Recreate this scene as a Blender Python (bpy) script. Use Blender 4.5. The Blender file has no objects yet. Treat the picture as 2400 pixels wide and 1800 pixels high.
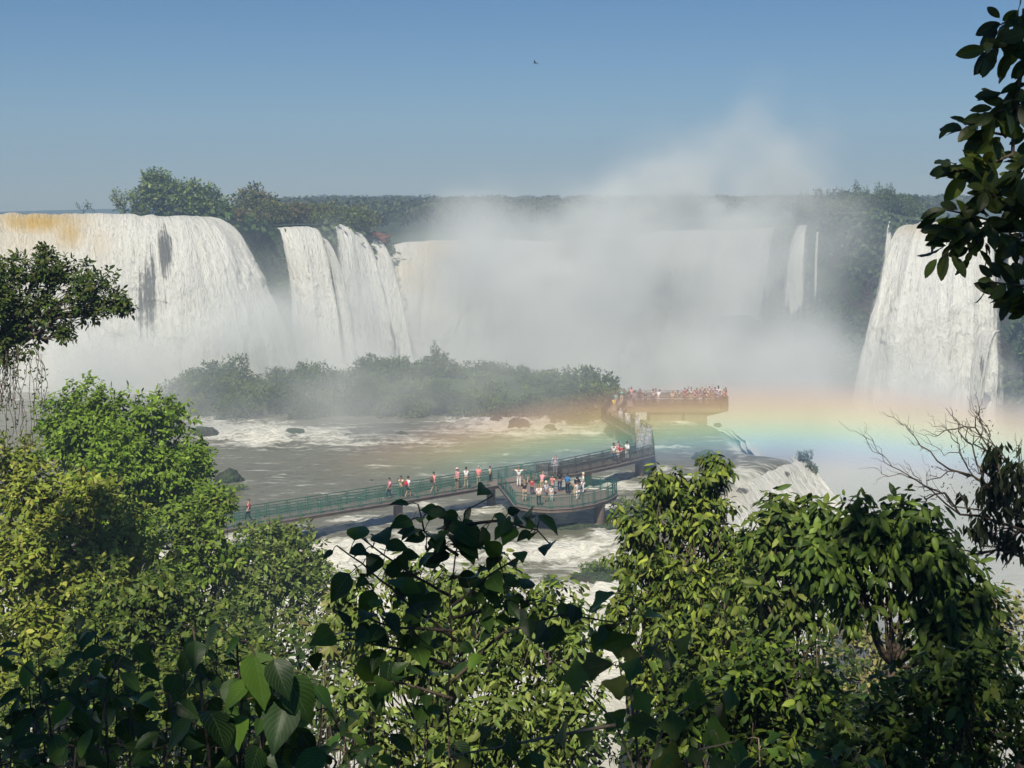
import bpy, math, random
import numpy as np
from mathutils import Vector, Matrix
R = math.radians
scene = bpy.context.scene
COL = scene.collection
rng = np.random.default_rng(7)
random.seed(7)

# ------------------------------------------------------------------ camera, sky, sun
F, HC, HZ = 3600.0, 26.0, 470.0          # focal length in photo pixels, eye height over the river, horizon row
cam_d = bpy.data.cameras.new('camera')
cam_d.sensor_width = 36.0
cam_d.lens = 36.0 * F / 2400.0
cam_d.shift_y = -(900.0 - HZ) / 2400.0
cam_d.clip_start = 0.1
cam_d.clip_end = 20000
cam = bpy.data.objects.new('camera', cam_d)
COL.objects.link(cam)
cam.location = (0, 0, HC)
cam.rotation_euler = (R(90), 0, 0)
scene.camera = cam

SUN_EL, SUN_AZ = 50.0, 191.0             # azimuth clockwise from +Y
world = bpy.data.worlds.new("World")
scene.world = world
world.use_nodes = True
wn = world.node_tree
wn.nodes.clear()
wo = wn.nodes.new('ShaderNodeOutputWorld')
wb = wn.nodes.new('ShaderNodeBackground')
sky = wn.nodes.new('ShaderNodeTexSky')
sky.sky_type = 'NISHITA'
sky.sun_disc = False
sky.sun_elevation = R(SUN_EL)
sky.sun_rotation = R(SUN_AZ)
sky.altitude = 1800
sky.air_density = 1.0
sky.dust_density = 0.35
sky.ozone_density = 5.0
wb.inputs['Strength'].default_value = 0.053
hs = wn.nodes.new('ShaderNodeHueSaturation')
hs.inputs['Saturation'].default_value = 1.22
wn.links.new(sky.outputs['Color'], hs.inputs['Color'])
wn.links.new(hs.outputs['Color'], wb.inputs['Color'])
wn.links.new(wb.outputs['Background'], wo.inputs['Surface'])

sun_d = bpy.data.lights.new('sun', 'SUN')
sun_d.energy = 5.0
sun_d.angle = R(0.5)
sun_d.color = (1.0, 0.92, 0.79)
sun = bpy.data.objects.new('sun', sun_d)
COL.objects.link(sun)
sv = Vector((math.sin(R(SUN_AZ)) * math.cos(R(SUN_EL)), math.cos(R(SUN_AZ)) * math.cos(R(SUN_EL)), math.sin(R(SUN_EL))))
sun.rotation_euler = (-sv).to_track_quat('-Z', 'Y').to_euler()
sun.location = (0, -20, 60)

scene.view_settings.view_transform = 'Standard'
scene.view_settings.look = 'None'
scene.view_settings.gamma = 1
scene.view_settings.exposure = 0.30
cy = scene.cycles
cy.max_bounces = 6
cy.diffuse_bounces = 2
cy.glossy_bounces = 2
cy.transmission_bounces = 2
cy.transparent_max_bounces = 12
cy.volume_bounces = 2
cy.volume_max_steps = 96
cy.use_denoising = True
cy.sample_clamp_indirect = 4
cy.caustics_reflective = False
cy.caustics_refractive = False

# ------------------------------------------------------------------ helpers
def W(px, py, Y):
    """a point seen at photo pixel (px, py), Y metres in front of the eye"""
    return np.array([(px - 1200.0) / F * Y, Y, HC - (py - HZ) / F * Y])

def G(px, py, z=0.0):
    """the point of the level z seen at photo pixel (px, py)"""
    Y = (HC - z) * F / (py - HZ)
    return np.array([(px - 1200.0) / F * Y, Y, z])

def _hash(ix, iy, iz, seed):
    h = (ix.astype(np.int64) * 374761393 + iy.astype(np.int64) * 668265263 + iz.astype(np.int64) * 2147483647 + seed * 1274126177) & 0xFFFFFFFF
    h = ((h ^ (h >> 13)) * 1274126177) & 0xFFFFFFFF
    h = ((h ^ (h >> 16)) * 2246822519) & 0xFFFFFFFF
    return ((h ^ (h >> 15)) & 0xFFFFFF) / float(0xFFFFFF)

def vn(x, y, z=0.0, seed=0):
    x = np.asarray(x, float); y = np.asarray(y, float) + 0 * x; z = np.asarray(z, float) + 0 * x
    x = x + 0 * y
    fx, fy, fz = np.floor(x), np.floor(y), np.floor(z)
    tx, ty, tz = x - fx, y - fy, z - fz
    tx, ty, tz = tx * tx * (3 - 2 * tx), ty * ty * (3 - 2 * ty), tz * tz * (3 - 2 * tz)
    r = 0
    for i in (0, 1):
        for j in (0, 1):
            for k in (0, 1):
                w = (tx if i else 1 - tx) * (ty if j else 1 - ty) * (tz if k else 1 - tz)
                r = r + w * _hash(fx + i, fy + j, fz + k, seed)
    return r * 2 - 1

def fbm(x, y, z=0.0, o=4, seed=0, g=0.5):
    r, a, f, s = 0, 1.0, 1.0, 0.0
    for i in range(o):
        r = r + a * vn(np.asarray(x) * f, np.asarray(y) * f, np.asarray(z) * f, seed + i * 17)
        s += a; a *= g; f *= 2.03
    return r / s

def ss(a, b, x):
    t = np.clip((np.asarray(x, float) - a) / (b - a), 0, 1)
    return t * t * (3 - 2 * t)

def setp(o, label=None, cat=None, group=None, kind=None):
    if label: o['label'] = label
    if cat: o['category'] = cat
    if group: o['group'] = group
    if kind: o['kind'] = kind
    return o

def mesh(name, V, faces, mat=None, parent=None, smooth=True, attrs=None, uv=None):
    """faces: list of int arrays, each (m,k), k constant inside an array"""
    me = bpy.data.meshes.new(name)
    V = np.asarray(V, np.float32)
    if not isinstance(faces, (list, tuple)): faces = [faces]
    faces = [np.asarray(f, np.int32) for f in faces if len(f)]
    me.vertices.add(len(V))
    me.vertices.foreach_set('co', V.ravel())
    nl = sum(f.size for f in faces); nf = sum(len(f) for f in faces)
    me.loops.add(nl); me.polygons.add(nf)
    me.loops.foreach_set('vertex_index', np.concatenate([f.ravel() for f in faces]))
    tot = np.concatenate([np.full(len(f), f.shape[1], np.int32) for f in faces])
    st = np.concatenate([[0], np.cumsum(tot)[:-1]]).astype(np.int32)
    me.polygons.foreach_set('loop_start', st)
    me.polygons.foreach_set('loop_total', tot)
    me.polygons.foreach_set('use_smooth', np.full(nf, bool(smooth)))
    me.update(calc_edges=True)
    for k, a in (attrs or {}).items():
        a = np.asarray(a, np.float32)
        if a.ndim == 1:
            at = me.attributes.new(k, 'FLOAT', 'POINT'); at.data.foreach_set('value', a)
        else:
            if a.shape[1] == 3: a = np.hstack([a, np.ones((len(a), 1), np.float32)])
            at = me.attributes.new(k, 'FLOAT_COLOR', 'POINT'); at.data.foreach_set('color', a.ravel())
    if mat: me.materials.append(mat)
    o = bpy.data.objects.new(name, me)
    COL.objects.link(o)
    if parent: o.parent = parent
    return o

def empty(name, loc=(0, 0, 0), rz=0.0):
    o = bpy.data.objects.new(name, None)
    COL.objects.link(o)
    o.location = [float(c) for c in loc]; o.rotation_euler = (0, 0, rz)
    o.empty_display_size = 0.3
    return o

def grid_faces(nu, nv):
    """vertices laid out [i*nv + j]"""
    i, j = np.meshgrid(np.arange(nu - 1), np.arange(nv - 1), indexing='ij')
    a = (i * nv + j).ravel()
    return np.stack([a, a + 1, a + nv + 1, a + nv], 1)

class MB:
    """collects solids into one mesh"""
    def __init__(s): s.V = []; s.F = {}; s.n = 0
    def add(s, V, *faces):
        V = np.asarray(V, float)
        for f in faces:
            f = np.asarray(f, int)
            if len(f): s.F.setdefault(f.shape[1], []).append(f + s.n)
        s.V.append(V); s.n += len(V); return s
    def box(s, a, b):
        (x0, y0, z0), (x1, y1, z1) = a, b
        return s.prism([(x0, y0), (x1, y0), (x1, y1), (x0, y1)], z0, z1)
    def prism(s, poly, z0, z1):
        n = len(poly)
        V = [(p[0], p[1], z0) for p in poly] + [(p[0], p[1], z1) for p in poly]
        s.add(V, [(i, (i + 1) % n, n + (i + 1) % n, n + i) for i in range(n)], [tuple(range(n - 1, -1, -1)), tuple(range(n, 2 * n))])
        return s
    def bar(s, p, q, w, h=None):
        """rectangular bar from p to q, w wide, h high"""
        h = h or w
        p, q = np.array(p, float), np.array(q, float)
        d = q - p; d /= np.linalg.norm(d) + 1e-9
        up = np.array([0, 0, 1.0]) if abs(d[2]) < 0.9 else np.array([1.0, 0, 0])
        a = np.cross(d, up); a /= np.linalg.norm(a); b = np.cross(a, d)
        V = [c + a * i * w / 2 + b * j * h / 2 for c in (p, q) for i, j in ((-1, -1), (1, -1), (1, 1), (-1, 1))]
        s.add(V, [(0, 1, 5, 4), (1, 2, 6, 5), (2, 3, 7, 6), (3, 0, 4, 7), (3, 2, 1, 0), (4, 5, 6, 7)])
        return s
    def tube(s, pts, rad, n=6):
        pts = np.array(pts, float); m = len(pts)
        rad = np.broadcast_to(np.asarray(rad, float), (m,))
        t = np.gradient(pts, axis=0); t /= np.linalg.norm(t, axis=1, keepdims=True) + 1e-9
        a = np.cross(t, [0.13, 0.31, 0.94]); bad = np.linalg.norm(a, axis=1) < 0.1
        a[bad] = np.cross(t[bad], [1, 0, 0]); a /= np.linalg.norm(a, axis=1, keepdims=True); b = np.cross(t, a)
        th = np.arange(n) * 2 * math.pi / n
        V = (pts[:, None] + rad[:, None, None] * (a[:, None] * np.cos(th)[None, :, None] + b[:, None] * np.sin(th)[None, :, None])).reshape(-1, 3)
        fs = [(i * n + j, i * n + (j + 1) % n, (i + 1) * n + (j + 1) % n, (i + 1) * n + j) for i in range(m - 1) for j in range(n)]
        s.add(V, fs, [tuple(range(n - 1, -1, -1)), tuple((m - 1) * n + j for j in range(n))])
        return s
    def build(s, name, mat, parent=None, smooth=False, **kw):
        return mesh(name, np.concatenate(s.V), [np.concatenate(f) for f in s.F.values()], mat, parent, smooth, **kw)

# ------------------------------------------------------------------ materials
class NT:
    def __init__(s, nt): s.t = nt
    def n(s, typ, ins=None, **kw):
        nd = s.t.nodes.new(typ)
        for k, v in kw.items(): setattr(nd, k, v)
        for k, v in (ins or {}).items():
            if isinstance(v, bpy.types.NodeSocket): s.t.links.new(v, nd.inputs[k])
            else: nd.inputs[k].default_value = v
        return nd
    def m(s, op, a, b=None, c=None, clamp=False):
        nd = s.t.nodes.new('ShaderNodeMath'); nd.operation = op; nd.use_clamp = clamp
        for i, v in enumerate((a, b, c)):
            if v is None: continue
            if isinstance(v, bpy.types.NodeSocket): s.t.links.new(v, nd.inputs[i])
            else: nd.inputs[i].default_value = v
        return nd.outputs[0]
    def mix(s, f, a, b):
        nd = s.t.nodes.new('ShaderNodeMix'); nd.data_type = 'RGBA'
        for i, v in ((0, f), (6, a), (7, b)):
            if isinstance(v, bpy.types.NodeSocket): s.t.links.new(v, nd.inputs[i])
            else: nd.inputs[i].default_value = v if i == 0 else (*v, 1)
        return nd.outputs[2]
    def ramp(s, f, stops):
        nd = s.t.nodes.new('ShaderNodeValToRGB'); el = nd.color_ramp.elements
        while len(el) < len(stops): el.new(0.5)
        for e, (p, c) in zip(el, stops):
            e.position = p; e.color = (*c, 1) if len(c) == 3 else c
        s.t.links.new(f, nd.inputs[0]); return nd.outputs[0]
    def link(s, a, b): s.t.links.new(a, b)
    def noise(s, vec, scale, detail=3, rough=0.5, dist=0.0):
        nd = s.n('ShaderNodeTexNoise', {'Scale': scale, 'Detail': detail, 'Roughness': rough, 'Distortion': dist})
        if vec is not None: s.t.links.new(vec, nd.inputs['Vector'])
        return nd.outputs['Fac']
    def pos(s, scale=(1, 1, 1)):
        g = s.n('ShaderNodeNewGeometry').outputs['Position']
        mp = s.n('ShaderNodeMapping', {'Vector': g, 'Scale': scale}); return mp.outputs[0]
    def obj(s, scale=(1, 1, 1)):
        g = s.n('ShaderNodeTexCoord').outputs['Object']
        mp = s.n('ShaderNodeMapping', {'Vector': g, 'Scale': scale}); return mp.outputs[0]

def material(name):
    m = bpy.data.materials.new(name); m.use_nodes = True
    m.node_tree.nodes.clear()
    t = NT(m.node_tree)
    out = t.n('ShaderNodeOutputMaterial')
    return m, t, out

def solid(name, col, rough=0.7, metal=0.0, var=0.15, scale=8.0, bump=0.0, spec=0.5):
    m, t, out = material(name)
    f = t.noise(t.obj(), scale, 4)
    c = t.mix(f, [v * (1 - var * 1.6) for v in col], [min(1, v * (1 + var * 1.6)) for v in col])
    b = t.n('ShaderNodeBsdfPrincipled', {'Base Color': c, 'Roughness': rough, 'Metallic': metal, 'Specular IOR Level': spec})
    if bump:
        bn = t.n('ShaderNodeBump', {'Strength': bump, 'Distance': 0.05, 'Height': t.noise(t.obj(), scale * 3, 4)})
        t.link(bn.outputs[0], b.inputs['Normal'])
    t.link(b.outputs[0], out.inputs[0])
    return m

def leaf_mat(name, transl=0.35, gloss=0.45, spec=0.35, vein=False):
    """colour comes from the per-leaf attribute 'col'"""
    m, t, out = material(name)
    a = t.n('ShaderNodeAttribute', attribute_name='col').outputs['Color']
    if vein:
        uv = t.n('ShaderNodeAttribute', attribute_name='lf').outputs['Color']
        sp = t.n('ShaderNodeSeparateColor', {0: uv})
        u, v = sp.outputs[0], sp.outputs[1]
        au = t.m('ABSOLUTE', t.m('SUBTRACT', u, 0.5))
        side = t.m('PINGPONG', t.m('SUBTRACT', t.m('MULTIPLY', v, 8.0), t.m('MULTIPLY', au, 7.0)), 0.5)
        lines = t.m('LESS_THAN', side, 0.07)
        mid = t.m('LESS_THAN', au, 0.018)
        vv = t.m('MAXIMUM', lines, mid)
        a = t.mix(t.m('MULTIPLY', vv, 0.45), a, (0.16, 0.24, 0.07))
    hv = t.n('ShaderNodeHueSaturation', {'Color': a, 'Value': t.m('ADD', 0.7, t.m('MULTIPLY', t.noise(t.obj(), 9.0, 3), 0.6))})
    c = hv.outputs[0]
    b = t.n('ShaderNodeBsdfPrincipled', {'Base Color': c, 'Roughness': gloss, 'Specular IOR Level': spec})
    tc = t.n('ShaderNodeHueSaturation', {'Color': c, 'Value': 1.25, 'Saturation': 1.1, 'Hue': 0.485})
    tr = t.n('ShaderNodeBsdfTranslucent', {'Color': tc.outputs[0]})
    mx = t.n('ShaderNodeMixShader', {0: transl, 1: b.outputs[0], 2: tr.outputs[0]})
    t.link(mx.outputs[0], out.inputs[0])
    return m
# ------------------------------------------------------------------ setting: terrain, cliffs
def rock_mat():
    m, t, out = material('wet_rock')
    p = t.pos()
    n1 = t.noise(p, 0.12, 5, 0.6); n2 = t.noise(p, 0.9, 5, 0.65); n3 = t.noise(p, 3.0, 4, 0.6)
    rock = t.ramp(n2, [(0.3, (0.018, 0.015, 0.012)), (0.6, (0.06, 0.045, 0.032)), (0.8, (0.10, 0.075, 0.05))])
    veg = t.ramp(n3, [(0.3, (0.012, 0.025, 0.008)), (0.55, (0.04, 0.07, 0.02)), (0.75, (0.085, 0.10, 0.035))])
    c = t.mix(t.ramp(n1, [(0.42, (0, 0, 0)), (0.54, (1, 1, 1))]), rock, veg)
    bn = t.n('ShaderNodeBump', {'Strength': 0.9, 'Distance': 0.8, 'Height': t.m('ADD', n2, t.m('MULTIPLY', n3, 0.5))})
    b = t.n('ShaderNodeBsdfPrincipled', {'Base Color': c, 'Roughness': 0.65, 'Normal': bn.outputs[0]})
    t.link(b.outputs[0], out.inputs[0]); return m
def ground_mat(name, a, b_, sc=0.3):
    m, t, out = material(name)
    p = t.pos()
    n = t.noise(p, sc, 6, 0.65)
    c = t.ramp(n, [(0.3, a), (0.7, b_)])
    bn = t.n('ShaderNodeBump', {'Strength': 0.8, 'Distance': 0.3, 'Height': t.noise(p, sc * 5, 5)})
    b = t.n('ShaderNodeBsdfPrincipled', {'Base Color': c, 'Roughness': 0.9, 'Normal': bn.outputs[0]})
    t.link(b.outputs[0], out.inputs[0]); return m
M_ROCK = rock_mat()
M_SOIL = ground_mat('forest_floor', (0.012, 0.016, 0.007), (0.05, 0.055, 0.02))
M_VEGGROUND = ground_mat('green_ground', (0.02, 0.035, 0.012), (0.06, 0.085, 0.03), 0.15)

LIPPX = [(-1400, 499, 250), (-700, 499, 243), (-150, 501, 241), (0, 501, 241), (250, 503, 240), (480, 507, 241), (540, 515, 246), (600, 522, 252),
         (640, 533, 256), (745, 531, 259), (800, 533, 263), (835, 545, 268), (895, 558, 275), (897, 566, 300), (890, 572, 330), (960, 567, 336),
         (1100, 563, 341), (1300, 560, 345), (1480, 545, 350), (1700, 538, 352), (1850, 530, 345), (1880, 525, 318), (1930, 520, 314),
         (2000, 514, 306), (2080, 505, 303), (2110, 524, 301), (2200, 518, 297), (2330, 513, 291), (2420, 512, 285), (2700, 500, 262), (3600, 480, 230)]
LIP = np.array([W(*p) for p in LIPPX])

def fine(P, step):
    P = np.asarray(P, float); out = [P[:1]]
    for a, b in zip(P[:-1], P[1:]):
        n = max(1, int(np.linalg.norm(b - a) / step)); k = np.arange(1, n + 1)[:, None] / n
        out.append(a + (b - a) * k)
    return np.concatenate(out)

def ztop(x, y):
    """height of the plateau above the falls"""
    d2 = (x[:, None] - LIP[None, :, 0]) ** 2 + (y[:, None] - LIP[None, :, 1]) ** 2
    w = 1 / (d2 + 4.0) ** 1.5
    z = (w * LIP[None, :, 2]).sum(1) / w.sum(1)
    far = ss(30, 500, np.sqrt(d2.min(1)))
    z = z * (1 - far) + 18.5 * far
    # the upper river falls away towards the left horizon
    z = z - ss(-.160, -.19, x / y) * (np.maximum(y - 246, 0) * .0107 + .3 * ss(246, 262, y))
    # the wooded hump right of the left fall, the wooded shelf on the right
    z = z + 0.9 * np.exp(-(((x + 36) / 13) ** 2 + ((y - 272) / 14) ** 2))
    z = z + 2.2 * np.exp(-(((x - 72) / 16) ** 2 + ((y - 318) / 14) ** 2))
    return z

from mathutils.geometry import delaunay_2d_cdt
def plateau():
    lip = fine(LIP, 2.5)
    xs = list(lip[:, 0]); ys = list(lip[:, 1]); n = len(lip)
    outer = [(3000, 300), (3000, 6000), (-3000, 6000), (-3000, 300)]
    pts = [(a, b) for a, b in zip(xs, ys)] + outer
    m = len(pts)
    loop = list(range(m))
    g = []
    for y in np.arange(236, 420, 5.0):
        for x in np.arange(-170, 170, 5.0): g.append((x + random.uniform(-1, 1), y + random.uniform(-1, 1)))
    for y in (440, 500, 600, 800, 1200, 2200, 4000):
        for x in np.arange(-2500, 2501, 110 if y < 900 else 500): g.append((x, y))
    vs, _, fs, _, _, _ = delaunay_2d_cdt([Vector(p) for p in pts + g], [], [loop], 1, 1e-4)
    V = np.array([(v.x, v.y) for v in vs])
    V3 = np.column_stack([V, ztop(V[:, 0], V[:, 1])])
    o = mesh('upper_plateau', V3, np.array([f for f in fs if len(f) == 3]), M_VEGGROUND)
    setp(o, kind='structure')
plateau()

def cliff():
    lip = fine(LIP, 1.5)
    nv = 40
    t = np.gradient(lip[:, :2], axis=0); t /= np.linalg.norm(t, axis=1, keepdims=True)
    nrm = np.column_stack([t[:, 1], -t[:, 0]])
    for _ in range(6): nrm = (np.roll(nrm, 1, 0) + nrm + np.roll(nrm, -1, 0)) / 3
    s = np.concatenate([[0], np.cumsum(np.linalg.norm(np.diff(lip[:, :2], axis=0), axis=1))])
    v = np.linspace(0, 1, nv)
    S, VV = np.meshgrid(s, v, indexing='ij')
    z = lip[:, 2][:, None] * (1 - VV) + (-36) * VV
    D = VV ** 1.3 * 7 + 1.6 * fbm(S * .12, z * .18, 0, 4, 3) * ss(0, .06, VV) + .8 * np.floor(3 * fbm(S * .03, z * .12, 0, 2, 9)) * ss(0, .1, VV)
    X = lip[:, 0][:, None] + nrm[:, 0][:, None] * D
    Y = lip[:, 1][:, None] + nrm[:, 1][:, None] * D
    o = mesh('cliff', np.stack([X, Y, z], -1).reshape(-1, 3), grid_faces(len(s), nv), M_ROCK)
    setp(o, kind='structure')
cliff()

# ------------------------------------------------------------------ the river on the middle step
EDGE = np.array([(60, 4), (85, 7), (100, 10), (113, 12.5), (128, 16.5), (142, 21.6), (152, 27.5), (154.7, 29.6), (157.5, 26), (162, 25.3), (172, 25.4),
                 (178, 24.9), (181, 22), (183, 15), (188, 11), (200, 8), (215, 2), (228, -8), (242, -18), (275, -22)], float)
def edge_x(Y): return np.interp(Y, EDGE[:, 0], EDGE[:, 1])
FOAM = [(600, 1018, 150, 30, 1.0), (740, 1022, 150, 26, .8), (930, 1035, 190, 16, .55), (1110, 958, 110, 16, .95), (1230, 986, 200, 20, .95),
        (1060, 1010, 150, 18, .5), (1370, 1002, 80, 16, .6), (1300, 1030, 150, 10, .35), (1400, 1142, 110, 22, .95), (1440, 1120, 60, 14, .6), (1330, 1120, 70, 20, .65),
        (1230, 1190, 80, 16, .5), (860, 1222, 90, 12, .7), (1000, 1185, 60, 14, .5), (1300, 1300, 190, 34, 1.15), (1420, 1255, 50, 26, .8), (880, 1310, 280, 50, 1.2), (1570, 1100, 120, 12, .45),
        (1640, 1040, 90, 9, .25), (1610, 990, 70, 6, .9), (1740, 1040, 30, 40, .9), (1640, 1190, 90, 60, 1.0), (1760, 1130, 60, 40, .9), (1560, 1160, 90, 10, .6), (1600, 1120, 120, 8, .55), (1570, 1050, 90, 7, .45), (1450, 1190, 60, 14, .6), (1240, 1000, 240, 30, .8), (1340, 1060, 60, 8, .4), (1120, 1200, 120, 10, .6), (660, 1115, 30, 6, .35), (1020, 1065, 60, 5, .3),
        (740, 1090, 26, 5, .35), (760, 1160, 60, 7, .4), (560, 1300, 200, 60, 1.0), (500, 990, 120, 20, .6)]
def river_fields(X, Y):
    z0 = -1.3 * ss(119.5, 114.5, Y + 2.0 * vn(X * .25, 0, 0, 5)) - 3.5 * ss(110, 92, Y)
    py = HZ + (HC - z0) / Y * F; px = 1200 + X / Y * F
    foam = .16 + .22 * fbm(X * .07, Y * .2, 0, 3, 91)
    for cx, cy_, rx, ry, a in FOAM:
        q = ((px - cx) / rx) ** 2 + ((py - cy_) / ry) ** 2
        foam = np.maximum(foam, a * np.exp(-q * 0.9))
    foam = np.maximum(foam, 1.15 * ss(114, 106, Y))
    foam = np.maximum(foam, .8 * ss(196, 215, Y))
    n = fbm(X * .5, Y * .5, 0, 3, 21)
    ridg = 1 - np.abs(fbm(X * .22 + 3 * n, Y * .55, 0, 3, 31)) * 2
    # the lip bends over the edge
    de = edge_x(Y) - X
    z = z0 + .07 * fbm(X * .9, Y * 1.6, 0, 3, 41) + foam * (.42 * n + .5 * ridg ** 3 * (ridg > 0)) * ss(0, 6, de) - 1.1 * ss(3.2, 0, de) ** 2
    return z, foam
def river():
    Y = np.concatenate([np.arange(62, 100, 1.0), np.arange(100, 200, 0.42), np.arange(200, 262, 2.0)])
    U = np.linspace(0, 1, 420) ** .85
    YY, UU = np.meshgrid(Y, U, indexing='ij')
    ex = edge_x(YY)
    X = -135 + (ex + 135) * UU
    z, foam = river_fields(X, YY)
    o = mesh('river', np.stack([X, YY, z], -1).reshape(-1, 3), grid_faces(len(Y), len(U))[:, ::-1], water_mat(), attrs={'foam': foam.ravel()})
    setp(o, kind='structure')
def water_mat():
    m, t, out = material('river_water')
    p = t.pos((.55, 2.0, 1))
    foam = t.n('ShaderNodeAttribute', attribute_name='foam').outputs['Fac']
    n1 = t.noise(p, .35, 6, .62, .6); n2 = t.noise(p, 1.3, 5, .65, .4)
    nn = t.m('ADD', t.m('MULTIPLY', n1, .65), t.m('MULTIPLY', n2, .35))
    k = t.m('ADD', t.m('MULTIPLY', foam, .5), t.m('MULTIPLY', t.m('SUBTRACT', nn, .47), 1.7))
    k = t.n('ShaderNodeMapRange', {'Value': k, 'From Min': .18, 'From Max': .46}, interpolation_type='SMOOTHSTEP').outputs[0]
    wc = t.mix(t.noise(p, .06, 3), (.12, .115, .075), (.17, .165, .115))
    h = t.m('ADD', t.noise(p, .8, 5, .6, .5), t.m('MULTIPLY', t.noise(p, 4.0, 3, .6), .3))
    bn = t.n('ShaderNodeBump', {'Strength': 1.0, 'Distance': .28, 'Height': h})
    wat = t.n('ShaderNodeBsdfPrincipled', {'Base Color': wc, 'Roughness': .28, 'Specular IOR Level': .45, 'Normal': bn.outputs[0]})
    fc = t.mix(n2, (.62, .60, .50), (.88, .88, .80))
    bf = t.n('ShaderNodeBump', {'Strength': 1.0, 'Distance': .5, 'Height': t.noise(p, 1.6, 5, .7)})
    fo = t.n('ShaderNodeBsdfPrincipled', {'Base Color': fc, 'Roughness': .8, 'Specular IOR Level': .1, 'Normal': bf.outputs[0]})
    mx = t.n('ShaderNodeMixShader', {0: k, 1: wat.outputs[0], 2: fo.outputs[0]})
    t.link(mx.outputs[0], out.inputs[0]); return m
river()
def shelf_wall():
    Y = np.arange(62, 262, .8); z = np.linspace(-.8, -36, 26)
    YY, ZZ = np.meshgrid(Y, z, indexing='ij')
    v = (-.8 - ZZ) / 35
    X = edge_x(YY) - .5 + v * 2.5 + 1.1 * fbm(YY * .2, ZZ * .25, 0, 4, 55) * ss(0, .08, v)
    o = mesh('shelf_cliff', np.stack([X, YY, ZZ], -1).reshape(-1, 3), grid_faces(len(Y), len(z))[:, ::-1], M_ROCK)
    setp(o, kind='structure')
shelf_wall()
def canyon_floor():
    """turbulent water of the gorge, one sheet out to the horizon"""
    xs = np.concatenate([[-6000, -2000, -600], np.arange(-200, 260, 3.0), [600, 2000, 6000]])
    ys = np.concatenate([[-3000, -500, -50, 20], np.arange(60, 460, 3.0), [900, 2500, 7000]])
    X, Y = np.meshgrid(xs, ys, indexing='ij')
    z = -33 + 1.2 * fbm(X * .08, Y * .08, 0, 4, 61)
    foam = .75 + .4 * fbm(X * .03, Y * .03, 0, 3, 62)
    o = mesh('gorge_water', np.stack([X, Y, z], -1).reshape(-1, 3), grid_faces(len(xs), len(ys))[:, ::-1], bpy.data.materials['river_water'], attrs={'foam': foam.ravel()})
    setp(o, kind='structure')
canyon_floor()
def hillside():
    """the wooded bank under the viewpoint"""
    xs = np.arange(-70, 71, 1.5); ys = np.arange(-40, 66, 1.5)
    X, Y = np.meshgrid(xs, ys, indexing='ij')
    z = np.interp(Y, [-40, 0, 3, 8, 20, 40, 66], [30, 24.3, 22.6, 17.0, 8, -2, -8]) + 1.0 * fbm(X * .12, Y * .12, 0, 4, 71) - .02 * np.abs(X)
    z = np.where(Y < 2, np.minimum(z, 24.35 + np.maximum(-Y - 3, 0) * .2), z)
    o = mesh('hillside', np.stack([X, Y, z], -1).reshape(-1, 3), grid_faces(len(xs), len(ys))[:, ::-1], M_SOIL)
    setp(o, kind='structure')
hillside()

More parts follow.
